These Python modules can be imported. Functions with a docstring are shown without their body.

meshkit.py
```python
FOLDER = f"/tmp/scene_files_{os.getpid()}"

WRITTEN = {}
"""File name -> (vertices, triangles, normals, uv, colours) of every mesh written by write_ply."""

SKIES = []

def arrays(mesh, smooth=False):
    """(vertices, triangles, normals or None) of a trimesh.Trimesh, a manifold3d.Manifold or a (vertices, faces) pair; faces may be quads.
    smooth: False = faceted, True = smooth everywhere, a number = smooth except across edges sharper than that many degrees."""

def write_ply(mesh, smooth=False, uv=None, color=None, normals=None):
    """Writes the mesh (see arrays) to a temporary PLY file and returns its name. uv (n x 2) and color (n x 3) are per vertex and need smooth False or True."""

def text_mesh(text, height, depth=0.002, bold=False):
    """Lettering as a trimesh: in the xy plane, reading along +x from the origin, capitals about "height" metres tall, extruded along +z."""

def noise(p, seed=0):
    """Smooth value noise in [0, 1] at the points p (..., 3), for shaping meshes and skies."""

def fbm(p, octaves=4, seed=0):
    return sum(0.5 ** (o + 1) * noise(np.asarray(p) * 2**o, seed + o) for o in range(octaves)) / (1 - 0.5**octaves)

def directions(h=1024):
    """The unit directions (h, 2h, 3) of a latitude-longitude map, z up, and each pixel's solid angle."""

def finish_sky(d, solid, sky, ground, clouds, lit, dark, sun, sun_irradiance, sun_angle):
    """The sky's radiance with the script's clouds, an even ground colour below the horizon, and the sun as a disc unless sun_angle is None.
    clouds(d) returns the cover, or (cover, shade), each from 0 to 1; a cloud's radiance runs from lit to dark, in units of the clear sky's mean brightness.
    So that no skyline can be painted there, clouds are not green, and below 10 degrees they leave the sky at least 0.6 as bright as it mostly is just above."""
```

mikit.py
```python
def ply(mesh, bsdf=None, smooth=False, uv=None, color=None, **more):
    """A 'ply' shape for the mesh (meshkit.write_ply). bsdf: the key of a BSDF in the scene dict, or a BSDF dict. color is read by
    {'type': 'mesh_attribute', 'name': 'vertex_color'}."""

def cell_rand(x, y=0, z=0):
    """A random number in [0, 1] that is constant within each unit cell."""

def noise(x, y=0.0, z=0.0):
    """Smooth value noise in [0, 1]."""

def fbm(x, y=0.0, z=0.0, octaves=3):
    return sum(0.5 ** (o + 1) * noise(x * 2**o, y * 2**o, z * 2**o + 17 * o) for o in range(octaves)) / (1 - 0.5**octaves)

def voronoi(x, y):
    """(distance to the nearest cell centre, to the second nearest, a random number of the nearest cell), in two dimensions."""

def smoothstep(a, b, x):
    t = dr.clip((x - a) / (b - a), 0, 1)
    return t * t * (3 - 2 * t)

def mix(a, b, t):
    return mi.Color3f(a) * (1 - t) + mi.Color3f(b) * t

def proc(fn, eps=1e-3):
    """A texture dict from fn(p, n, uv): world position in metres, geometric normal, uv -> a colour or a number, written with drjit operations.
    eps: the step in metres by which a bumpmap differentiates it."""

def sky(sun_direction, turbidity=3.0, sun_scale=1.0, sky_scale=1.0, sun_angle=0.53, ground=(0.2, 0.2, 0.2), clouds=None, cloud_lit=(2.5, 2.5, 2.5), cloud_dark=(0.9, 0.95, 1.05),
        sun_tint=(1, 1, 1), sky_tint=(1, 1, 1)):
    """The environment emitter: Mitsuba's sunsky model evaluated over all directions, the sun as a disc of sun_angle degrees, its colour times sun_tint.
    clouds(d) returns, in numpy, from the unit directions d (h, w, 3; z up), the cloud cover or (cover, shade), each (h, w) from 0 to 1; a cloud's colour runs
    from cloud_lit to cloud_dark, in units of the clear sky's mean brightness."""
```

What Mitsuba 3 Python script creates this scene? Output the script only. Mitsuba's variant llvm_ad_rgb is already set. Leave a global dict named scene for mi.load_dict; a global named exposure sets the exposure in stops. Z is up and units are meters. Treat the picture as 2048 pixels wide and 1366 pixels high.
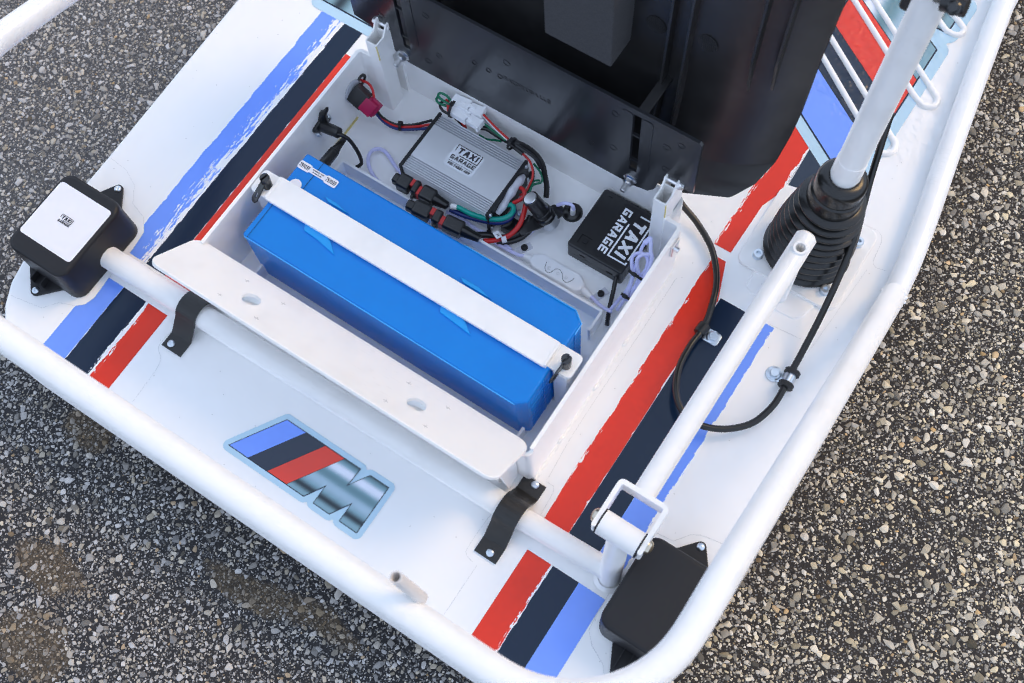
import math
import numpy as np
import trimesh
import mitsuba as mi
import drjit as dr
import manifold3d as m3
from shapely.geometry import Polygon, box as sbox, Point, LineString
from shapely import affinity
from shapely.ops import unary_union
import mikit
import meshkit
from mikit import proc, noise, fbm, smoothstep, mix

T = mi.ScalarTransform4f
rng = np.random.default_rng(7)

# ------------------------------------------------------------------ camera, light, exposure
CAM = np.array([0.2829, -0.3271, 1.2394])
DIR = np.array([-0.2358, 0.2725, -0.9328])
UP = np.array([-0.5009, 0.7885, 0.3570])
exposure = 2.95
scene = {'type': 'scene'}
labels = {}
scene['camera'] = {'type': 'thinlens', 'fov': math.degrees(2 * math.atan(1024 / 2350)), 'fov_axis': 'x',
                   'near_clip': 0.02, 'far_clip': 200.0, 'focus_distance': 1.235, 'aperture_radius': 0.0028,
                   'to_world': T().look_at(origin=CAM.tolist(), target=(CAM + DIR).tolist(), up=UP.tolist())}
scene['sky'] = mikit.sky((0.38, 0.58, 0.72), turbidity=4, sun_scale=0.13, sun_angle=22, sky_scale=1.0,
                         sun_tint=(1.0, 0.78, 0.42), clouds=lambda d: 0.85 * np.ones(d.shape[:2]),
                         cloud_lit=(1.16, 1.37, 1.74), cloud_dark=(0.9, 0.95, 1.05))

# ------------------------------------------------------------------ helpers
used = {}


def key(name):
    if name not in used:
        used[name] = 0
        return name
    used[name] += 1
    return f'{name}_{used[name]:03d}'


def thing(name, label, cat, group=None):
    k = key(name)
    labels[k] = {'label': label, 'category': cat}
    if group:
        labels[k]['group'] = group
    return k


def obj(name, mesh, bsdf, parent=None, smooth=30, label=None, **kw):
    k = key(parent + '__' + name if parent else name)
    scene[k] = mikit.ply(mesh, bsdf, smooth=smooth, **kw)
    if label:
        labels[k] = {'label': label}
    return k


def tag(k, label, cat, group=None):
    labels[k] = {'label': label, 'category': cat}
    if group:
        labels[k]['group'] = group
    return k


def cat(*ms):
    out = []
    for m in ms:
        if isinstance(m, (list, tuple)):
            out += [tm(x) for x in m]
        else:
            out.append(tm(m))
    return trimesh.util.concatenate(out)


def tm(m):
    if isinstance(m, trimesh.Trimesh):
        return m
    q = m.to_mesh()
    return trimesh.Trimesh(q.vert_properties[:, :3], q.tri_verts, process=False)


def man(m):
    m = m.copy()
    m.merge_vertices()
    return m3.Manifold(m3.Mesh(np.asarray(m.vertices, np.float32), np.asarray(m.faces, np.uint32)))


def frame(d, up=(0, 0, 1)):
    """rotation whose z column is d"""
    d = np.asarray(d, float) / np.linalg.norm(d)
    up = np.asarray(up, float)
    if abs(d @ up) > 0.98:
        up = np.array([0, 1.0, 0])
    x = np.cross(up, d); x /= np.linalg.norm(x)
    return np.c_[x, np.cross(d, x), d]


def place(m, loc=(0, 0, 0), rot=None):
    m = tm(m).copy()
    M = np.eye(4)
    if rot is not None:
        M[:3, :3] = rot
    M[:3, 3] = loc
    m.apply_transform(M)
    return m


def rz(a):
    a = math.radians(a)
    return np.array([[math.cos(a), -math.sin(a), 0], [math.sin(a), math.cos(a), 0], [0, 0, 1]])


def rx(a):
    a = math.radians(a)
    return np.array([[1, 0, 0], [0, math.cos(a), -math.sin(a)], [0, math.sin(a), math.cos(a)]])


def spline(P, step=0.002, closed=False):
    P = np.asarray(P, float)
    n = len(P)
    if n < 3 and not closed:
        return P
    out = []
    rngi = range(n if closed else n - 1)
    for i in rngi:
        p1, p2 = P[i % n], P[(i + 1) % n]
        p0 = P[(i - 1) % n] if closed or i > 0 else 2 * p1 - p2
        p3 = P[(i + 2) % n] if closed or i + 2 < n else 2 * p2 - p1
        k = max(2, int(np.linalg.norm(p2 - p1) / step))
        t = np.linspace(0, 1, k, endpoint=False)[:, None]
        out.append(0.5 * (2 * p1 + (p2 - p0) * t + (2 * p0 - 5 * p1 + 4 * p2 - p3) * t ** 2 + (3 * p1 - p0 - 3 * p2 + p3) * t ** 3))
    if not closed:
        out.append(P[-1:])
    return np.vstack(out)


def tube(P, r, n=12, smooth=True, closed=False, step=0.002):
    """a round tube along the points P, with flat caps; r is a number or one per point of a straight path"""
    if smooth:
        P = spline(P, step, closed)
    P = np.asarray(P, float)
    N = len(P)
    rr = np.full(N, r) if np.isscalar(r) else np.interp(np.linspace(0, 1, N), np.linspace(0, 1, len(r)), r)
    tan = np.gradient(P, axis=0)
    if closed:
        tan = np.roll(P, -1, 0) - np.roll(P, 1, 0)
    tan /= np.maximum(np.linalg.norm(tan, axis=1, keepdims=True), 1e-12)
    ref = np.array([0, 0, 1.0]) if abs(tan[0, 2]) < 0.9 else np.array([1.0, 0, 0])
    u = np.cross(ref, tan[0]); u /= np.linalg.norm(u)
    a = np.linspace(0, 2 * np.pi, n, endpoint=False)
    V = []
    for i in range(N):
        u = u - tan[i] * (u @ tan[i]); u /= np.linalg.norm(u)
        v = np.cross(tan[i], u)
        V.append(P[i] + rr[i] * (np.cos(a)[:, None] * u + np.sin(a)[:, None] * v))
    V = np.vstack(V)
    F = []
    for i in range(N if closed else N - 1):
        j = (i + 1) % N
        for k in range(n):
            l = (k + 1) % n
            F += [[i * n + k, i * n + l, j * n + l], [i * n + k, j * n + l, j * n + k]]
    if not closed:
        V = np.vstack([V, P[0], P[-1]])
        for k in range(n):
            l = (k + 1) % n
            F += [[N * n, l, k], [N * n + 1, (N - 1) * n + k, (N - 1) * n + l]]
    m = trimesh.Trimesh(V, F, process=False)
    return m


def lathe(prof, n=40, loc=(0, 0, 0), axis=(0, 0, 1)):
    """profile [(r, z)...] turned round the axis"""
    prof = np.asarray(prof, float)
    a = np.linspace(0, 2 * np.pi, n, endpoint=False)
    V = np.vstack([np.c_[r * np.cos(a), r * np.sin(a), np.full(n, z)] for r, z in prof])
    F = []
    for i in range(len(prof) - 1):
        for k in range(n):
            l = (k + 1) % n
            F += [[i * n + k, i * n + l, (i + 1) * n + l], [i * n + k, (i + 1) * n + l, (i + 1) * n + k]]
    m = trimesh.Trimesh(V, F, process=False)
    m.update_faces(m.area_faces > 1e-14)
    return place(m, loc, frame(axis))


def extr(poly, z0, z1):
    polys = getattr(poly, 'geoms', [poly])
    ms = []
    for g in polys:
        if g.is_empty or g.area < 1e-10:
            continue
        m = trimesh.creation.extrude_polygon(g, z1 - z0, engine='earcut')
        m.apply_translation([0, 0, z0])
        ms.append(m)
    return trimesh.util.concatenate(ms)


def soft(poly, z0, z1, r, steps=4, both=False):
    """an extrusion whose upper edge is rounded by r (ring-lofted for a simple outline without holes)"""
    poly = poly.simplify(1e-6)
    if poly.convex_hull.area - poly.area < 1e-9 * 4:
        pts = []
        lv = [(0, z0)] if not both else []
        for i in range(steps + 1):
            a = math.pi / 2 * i / steps
            lv.append((r * (1 - math.cos(a)), z1 - r + r * math.sin(a)))
            if both:
                lv.append((r * (1 - math.cos(a)), z0 + r - r * math.sin(a)))
        for off, z in lv:
            g = poly.buffer(-off) if off > 1e-9 else poly
            c = np.array(g.exterior.coords)
            pts.append(np.c_[c, np.full(len(c), z)])
        return tm(m3.Manifold.hull_points(np.vstack(pts)))
    ring0 = np.array(poly.exterior.coords)[:-1]
    L = poly.exterior.length
    n = max(48, min(400, int(L / 0.002)))
    rings = []

    def ring(off, z):
        g = poly.buffer(-off, join_style='round') if off > 1e-9 else poly
        if g.geom_type != 'Polygon':
            g = max(g.geoms, key=lambda q: q.area)
        return g, z
    seq = []
    if both:
        for i in range(steps):
            a = math.pi / 2 * i / steps
            seq.append((r * (1 - math.sin(a)), z0 + r * (1 - math.cos(a))))
    seq.append((0, z0 + (r if both else 0)))
    for i in range(steps + 1):
        a = math.pi / 2 * i / steps
        seq.append((r * (1 - math.cos(a)), z1 - r + r * math.sin(a)))
    base = [np.array(poly.exterior.interpolate(t, normalized=True).coords[0]) for t in np.linspace(0, 1, n, endpoint=False)]
    cor = ring0
    base = list(base) + list(cor)
    base = sorted(base, key=lambda q: poly.exterior.project(Point(q)))
    keep = [base[0]]
    for q in base[1:]:
        if np.linalg.norm(q - keep[-1]) > 1e-6 and np.linalg.norm(q - keep[0]) > 1e-6:
            keep.append(q)
    B = np.array(keep)
    if Polygon(B).exterior.is_ccw is False:
        B = B[::-1]
    n = len(B)
    V = []
    for off, z in seq:
        g, z = ring(off, z)
        if off > 1e-9:
            pts = []
            for q in B:
                s = g.exterior.interpolate(g.exterior.project(Point(q)))
                pts.append([s.x, s.y])
            pts = np.array(pts)
        else:
            pts = B
        V.append(np.c_[pts, np.full(n, z)])
    V = np.vstack(V)
    F = []
    m = len(seq)
    for i in range(m - 1):
        for k in range(n):
            l = (k + 1) % n
            F += [[i * n + k, i * n + l, (i + 1) * n + l], [i * n + k, (i + 1) * n + l, (i + 1) * n + k]]
    top, _ = ring(*seq[-1])
    import mapbox_earcut as ec
    tri = ec.triangulate_float64(V[(m - 1) * n:, :2].copy(), np.array([n], np.uint32)).reshape(-1, 3).astype(int)
    tri2 = ec.triangulate_float64(B.copy(), np.array([n], np.uint32)).reshape(-1, 3).astype(int)

    def orient(tr, pts, up):
        a = pts[tr[:, 1]] - pts[tr[:, 0]]; b = pts[tr[:, 2]] - pts[tr[:, 0]]
        c = a[:, 0] * b[:, 1] - a[:, 1] * b[:, 0]
        tr = tr.copy()
        fl = (c < 0) if up else (c > 0)
        tr[fl] = tr[fl][:, ::-1]
        return tr
    F = np.vstack([np.array(F), orient(tri, V[(m - 1) * n:, :2], True) + (m - 1) * n, orient(tri2, B, False)])
    out = trimesh.Trimesh(V, F, process=False)
    out.update_faces(out.area_faces > 1e-16)
    return out


def rrect(x0, y0, x1, y1, r):
    return sbox(x0 + r, y0 + r, x1 - r, y1 - r).buffer(r, quad_segs=8)


def rbox(lo, hi, r=0.001):
    lo, hi = np.array(lo, float), np.array(hi, float)
    r = min(r, (hi - lo).min() / 2.01)
    s = trimesh.creation.icosphere(2, r).vertices
    c = np.array([[x, y, z] for x in (lo[0] + r, hi[0] - r) for y in (lo[1] + r, hi[1] - r) for z in (lo[2] + r, hi[2] - r)])
    return tm(m3.Manifold.hull_points((c[:, None] + s[None]).reshape(-1, 3)))


def obox(c, size, r, R):
    s = np.asarray(size) / 2
    return place(rbox(-s, s, r), c, R)


def rod(a, b, r, n=24, r2=None, ch=0.0):
    a, b = np.asarray(a, float), np.asarray(b, float)
    L = np.linalg.norm(b - a)
    r2 = r if r2 is None else r2
    if ch:
        pr = [(0, 0), (r - ch, 0), (r, ch), (r2, L - ch), (r2 - ch, L), (0, L)]
    else:
        pr = [(0, 0), (r, 0), (r2, L), (0, L)]
    return lathe(pr, n, a, b - a)


def pan_screw(loc, r=0.0042, axis=(0, 0, 1), h=0.0026, turn=20, washer=True):
    dome = [(0, -0.002), (r, -0.002), (r, 0.0006)] + [(r * math.cos(a), 0.0006 + (h - 0.0006) * math.sin(a)) for a in np.linspace(0.2, math.pi / 2, 6)]
    b = man(lathe(dome, 28))
    for a in (0, 90):
        b = b - m3.Manifold.cube([r * 1.25, r * 0.26, h], True).translate([0, 0, h * 1.15]).rotate([0, 0, a + turn])
    m = tm(b)
    return place(m, loc, frame(axis) @ np.eye(3))


def hex_bolt(loc, r=0.0052, axis=(0, 0, 1), flange=0.0072, h=0.0045, turn=10):
    c = m3.Manifold.cylinder(h, r, r, 6).translate([0, 0, 0.0012]).rotate([0, 0, turn])
    c = c ^ man(lathe([(0, 0), (r * 1.3, 0), (r * 1.3, h * 0.75), (r * 0.8, h + 0.0012), (0, h + 0.0012)], 32))
    c = c - m3.Manifold.cylinder(h, r * 0.62, r * 0.7, 24).translate([0, 0, h + 0.0006])
    fl = lathe([(0, -0.001), (flange, -0.001), (flange, 0.0007), (flange * 0.8, 0.0016), (0, 0.0016)], 32)
    return place(cat(tm(c), fl), loc, frame(axis))


def cap_screw(loc, r=0.0052, h=0.0062, axis=(0, 0, 1)):
    body = man(lathe([(0, 0), (r, 0), (r, h - 0.0006), (r - 0.0006, h), (0, h)], 32))
    body = body - m3.Manifold.cylinder(h, r * 0.5, r * 0.5, 6).translate([0, 0, h * 0.45])
    w = lathe([(0, -0.001), (r * 1.12, -0.001), (r * 1.12, 0.0011), (0, 0.0011)], 32)
    return place(cat(tm(body), w), loc, frame(axis))


def lettering(text, h, width=None, depth=0.0003, bold=True, slant=0.0):
    m = meshkit.text_mesh(text, h, depth, bold)
    b = m.bounds
    m.apply_translation([-(b[0][0] + b[1][0]) / 2, -(b[0][1] + b[1][1]) / 2, 0])
    if width:
        m.apply_scale([width / (b[1][0] - b[0][0]), 1, 1])
    if slant:
        S = np.eye(4); S[0, 1] = slant
        m.apply_transform(S)
    return m


GLYPH = {'T': [[(0, 1), (1, 1)], [(.5, 1), (.5, 0)]], 'A': [[(0, 0), (.38, 1), (.62, 1), (1, 0)], [(.18, .32), (.82, .32)]], 'X': [[(0, 0), (1, 1)], [(0, 1), (1, 0)]],
         'I': [[(.5, 0), (.5, 1)]], 'G': [[(.95, 1), (0, 1), (0, 0), (1, 0), (1, .42), (.62, .42)]], 'R': [[(0, 0), (0, 1), (1, 1), (1, .45), (0, .45)], [(.45, .45), (1, 0)]],
         'E': [[(1, 1), (0, 1), (0, 0), (1, 0)], [(0, .5), (.85, .5)]], 'V': [[(0, 1), (.42, 0), (.58, 0), (1, 1)]], 'O': [[(0, 0), (1, 0), (1, 1), (0, 1), (0, 0), (.2, 0)]],
         'L': [[(0, 1), (0, 0), (1, 0)]], '4': [[(.7, 0), (.7, 1), (0, .3), (1, .3)]], '8': [[(0, 0), (1, 0), (1, 1), (0, 1), (0, 0), (.2, 0)], [(0, .5), (1, .5)]], ':': [[(.4, .1), (.4, .3)], [(.4, .7), (.4, .9)]], ' ': []}


def block(text, w, h, stroke, slant=0.0, depth=0.0003):
    """heavy square letters as wide as w in all, h high, centred"""
    adv = [0.35 if c == 'I' else 0.45 if c in ': ' else 1.0 for c in text]
    gap = 0.24
    tot = sum(adv) + gap * (len(text) - 1)
    u = w / tot
    x, polys = -w / 2, []
    for c, a in zip(text, adv):
        cw = a * u
        for ln in GLYPH[c]:
            q = [(x + stroke / 2 + px * (cw - stroke) if c != 'I' else x + cw / 2, -h / 2 + stroke / 2 + py * (h - stroke)) for px, py in ln]
            polys.append(LineString(q).buffer(stroke / 2, cap_style='square', join_style='mitre', mitre_limit=1.6))
        x += cw + gap * u
    g = unary_union(polys).intersection(sbox(-w, -h / 2, w, h / 2))
    if slant:
        g = affinity.skew(g, xs=math.degrees(math.atan(slant)), origin=(0, 0))
    return extr(g, 0, depth)


def taxi_logo(w, depth=0.0003, frame_w=0.030):
    """the TAXI GARAGE mark, w wide, centred; the frame round TAXI is open at two corners"""
    t = w * frame_w
    ms = [place(block('TAXI', w * 0.78, w * 0.235, w * 0.060, 0.12, depth), (w * .01, w * 0.15, 0)), place(block('GARAGE', w * 0.98, w * 0.165, w * 0.036, 0.06, depth), (0, -w * 0.175, 0))]
    x, y0, y1 = w * 0.48, -w * 0.035, w * 0.325
    lines = [LineString([(-x, y1 - w * .26), (-x, y1), (x * 0.80, y1)]).buffer(t / 2, cap_style='flat', join_style='mitre'),
             LineString([(-x * 0.50, y0), (x, y0), (x, y1), (x * 0.90, y1)]).buffer(t / 2, cap_style='flat', join_style='mitre')]
    ms += [extr(g, 0, depth) for g in lines]
    return trimesh.util.concatenate(ms)


# ------------------------------------------------------------------ materials
def pbr(name, color, rough=0.4, metal=0.0, spec=0.5, coat=0.0, two=True, **k):
    c = {'type': 'rgb', 'value': list(color)} if isinstance(color, (tuple, list)) else color
    d = {'type': 'principled', 'base_color': c, 'roughness': rough if isinstance(rough, dict) else float(rough), 'metallic': float(metal), 'specular': float(spec)}
    if coat:
        d['clearcoat'] = float(coat); d['clearcoat_gloss'] = 0.92
    d.update(k)
    scene[name] = {'type': 'twosided', 'bsdf': d} if two else d
    return name


def bumpy(name, inner, fn, scale, eps=3e-4):
    scene[name] = {'type': 'twosided', 'bsdf': {'type': 'bumpmap', 'arbitrary': dict(proc(fn, eps=eps)), 'scale': scale, 'bsdf': inner}}
    return name


def princ(color, rough, spec=0.5, metal=0.0, coat=0.0):
    c = {'type': 'rgb', 'value': list(color)} if isinstance(color, (tuple, list)) else color
    d = {'type': 'principled', 'base_color': c, 'roughness': rough, 'specular': spec, 'metallic': metal}
    if coat:
        d['clearcoat'] = coat; d['clearcoat_gloss'] = 0.92
    return d


NAVY, RED, BLUE, WHITE = (0.003, 0.013, 0.036), (0.68, 0.034, 0.014), (0.15, 0.29, 0.84), (0.80, 0.80, 0.80)


def grip(p, n, uv):
    """the moulded non-slip grain of the deck behind and right of the steering boot"""
    m = smoothstep(0.40, 0.43, p.y + 0.25 * p.x - 0.03) * smoothstep(0.02, 0.05, p.x)
    a = noise(p.x * 260, p.y * 420, 1.5) * 0.6 + noise(p.x * 520, p.y * 700, 4.5) * 0.4
    return smoothstep(0.42, 0.62, a) * m + 0.10 * noise(p.x * 40, p.y * 40, 0.5)


def brushed(col, x0, x1, wl, wr, seed, dens=0.5):
    """print of a dry brush stroke that runs along y between x0 and x1; wl, wr = how far the bristle marks reach in from each side"""
    def fn(p, n, uv):
        wob = 0.0011 * (noise(p.y * 38, seed) - 0.5) + 0.0008 * (noise(p.y * 150, seed + 3) - 0.5)
        st = 0.34 * noise(p.x * 800, p.y * 60, seed) + 0.26 * noise(p.x * 1500, p.y * 190, seed + 9) + 0.22 * noise(p.x * 1500, p.y * 520, seed + 7) + 0.18 * noise(p.x * 300, p.y * 120, seed + 5)
        st = dr.clip((st - 0.5) * 2.3 + 0.5, 0, 1)
        e = mi.Float(1.0)
        if wl > 0:
            e = dr.minimum(e, (p.x - (x0 + wob)) / wl)
        if wr > 0:
            e = dr.minimum(e, ((x1 + wob) - p.x) / wr)
        e = dr.select(e > 0, dr.power(dr.clip(e, 1e-4, 1), dens), -0.3)
        return mix((0.80, 0.80, 0.80), col, smoothstep(-0.05, 0.05, st - (1.04 - 1.1 * e)))
    return proc(fn)


def worn_white(p, n, uv):
    d = smoothstep(0.50, 0.85, fbm(p.x * 28, p.y * 28, p.z * 28, 4))
    sc = smoothstep(0.74, 0.80, noise(p.x * 120, p.y * 620, p.z * 300)) * smoothstep(0.55, 0.7, noise(p.x * 18, p.y * 18, p.z * 18 + 5.0))
    return mix(mix((0.775, 0.770, 0.758), (0.735, 0.727, 0.712), d), (0.60, 0.59, 0.57), sc * 0.12)


pbr('white_paint', proc(worn_white), 0.26, coat=0.4)
pbr('box_white', (0.80, 0.80, 0.80), 0.38)


def film_white(p, n, uv):
    # white film with a little dust and the odd speck
    sp = mikit.voronoi(p.x * 55, p.y * 55)
    dot = smoothstep(0.035, 0.02, sp[0]) * smoothstep(0.80, 0.86, sp[2])
    d = smoothstep(0.45, 0.9, fbm(p.x * 16, p.y * 16, 0.3, 4))
    return mix(mix((0.79, 0.79, 0.79), (0.73, 0.72, 0.70), d * 0.5), (0.30, 0.29, 0.28), dot * 0.7)


bumpy('deck_white', princ(proc(film_white), 0.30, coat=0.35), grip, 0.0008)
bumpy('film_navy', princ(NAVY, 0.16, 0.5, coat=0.45), grip, 0.0008)
bumpy('film_red', princ(RED, 0.28, 0.5, coat=0.45), grip, 0.0008)
bumpy('film_blue', princ(BLUE, 0.28, 0.5, coat=0.45), grip, 0.0008)
bumpy('film_pale', princ((0.42, 0.60, 0.72), 0.28, 0.4, coat=0.1), grip, 0.0008)
pbr('film_line', (0.004, 0.010, 0.028), 0.25)
pbr('seam_grey', (0.55, 0.56, 0.58), 0.5)
pbr('black_plastic', (0.014, 0.014, 0.016), 0.42, spec=0.3)
pbr('black_satin', (0.014, 0.014, 0.015), 0.30)
pbr('black_gloss', (0.010, 0.010, 0.011), 0.10, coat=0.6)
pbr('black_steel', (0.012, 0.012, 0.012), 0.36)
pbr('rubber', (0.010, 0.010, 0.010), 0.24)
pbr('rubber_matt', (0.016, 0.016, 0.016), 0.55)
pbr('foam_grey', proc(lambda p, n, uv: mix((0.045, 0.045, 0.048), (0.065, 0.065, 0.068), noise(p.x * 900, p.y * 900, p.z * 900))), 0.85, spec=0.2)
pbr('zinc', (0.62, 0.68, 0.74), 0.24, metal=1.0)
pbr('chrome', (0.75, 0.76, 0.78), 0.10, metal=1.0)
pbr('yellow_zinc', (0.62, 0.55, 0.44), 0.20, metal=1.0)
pbr('aluminium', (0.66, 0.68, 0.71), 0.42, metal=0.75)
bumpy('battery_blue', princ(proc(lambda p, n, uv: mix((0.0, 0.165, 0.56), (0.0, 0.19, 0.62), fbm(p.x * 30, p.y * 30, p.z * 30))), 0.27, 0.35),
      lambda p, n, uv: fbm(p.x * 22, p.y * 60, p.z * 40, 3) + 0.25 * noise(p.x * 160, p.y * 260, p.z * 200), 0.0011, eps=8e-4)
pbr('wrap_light', (0.0, 0.26, 0.66), 0.3)
pbr('label_white', (0.72, 0.72, 0.76), 0.4)
pbr('ink', (0.008, 0.008, 0.014), 0.5)
pbr('print_white', (0.78, 0.79, 0.82), 0.5)
pbr('silver_label', (0.66, 0.68, 0.72), 0.36)
pbr('lavender', (0.56, 0.57, 0.84), 0.38)
pbr('cream_plastic', (0.74, 0.75, 0.77), 0.4)
pbr('wire_black', (0.010, 0.010, 0.011), 0.3)
pbr('wire_red', (0.50, 0.012, 0.012), 0.32)
pbr('wire_blue', (0.006, 0.022, 0.14), 0.32)
pbr('wire_green', (0.0, 0.14, 0.07), 0.35)
pbr('wire_teal', (0.0, 0.30, 0.24), 0.35)
pbr('wire_white', (0.72, 0.72, 0.72), 0.4)
pbr('magenta', (0.36, 0.008, 0.065), 0.28)
pbr('sealant', (0.62, 0.52, 0.20), 0.6)
pbr('silicone', (0.55, 0.56, 0.62), 0.25)
pbr('glue_grey', (0.40, 0.42, 0.46), 0.3)
pbr('mark_grey', (0.50, 0.50, 0.50), 0.6)
pbr('tan_pipe', (0.62, 0.58, 0.55), 0.45)
pbr('edge_glint', (0.05, 0.38, 0.80), 0.3)  # pale blue for the painted sheen on the battery edges


def chrome_print(p, n, uv):
    # printed silver fade across the letter, in its own v direction (uv.y from 0 at the foot to 1 at the top)
    v = uv.y
    c = mix((0.20, 0.34, 0.40), (0.20, 0.34, 0.40), v)
    c = mix(c, (0.012, 0.020, 0.028), smoothstep(0.06, 0.17, v) * (1 - smoothstep(0.18, 0.30, v)) * 0.95)
    c = mix(c, (0.34, 0.47, 0.56), smoothstep(0.26, 0.40, v) * (1 - smoothstep(0.42, 0.56, v)))
    c = mix(c, (0.13, 0.24, 0.28), smoothstep(0.46, 0.58, v) * (1 - smoothstep(0.60, 0.68, v)))
    c = mix(c, (0.72, 0.76, 0.86), smoothstep(0.64, 0.76, v) * (1 - smoothstep(0.80, 0.90, v)))
    c = mix(c, (0.03, 0.07, 0.085), smoothstep(0.88, 1.0, v))
    return c


bumpy('film_chrome', princ(proc(chrome_print), 0.28, 0.4, coat=0.1), grip, 0.0008)
pbr('seat_black', proc(lambda p, n, uv: mix((0.0135, 0.0132, 0.0138), (0.020, 0.0195, 0.020), smoothstep(0.35, 0.8, fbm(p.x * 35, p.z * 35, p.y * 35, 4)))), 0.36)
pbr('plate_black', (0.014, 0.015, 0.018), 0.20, coat=0.1)
pbr('plate_mark', (0.030, 0.031, 0.034), 0.35)

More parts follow.
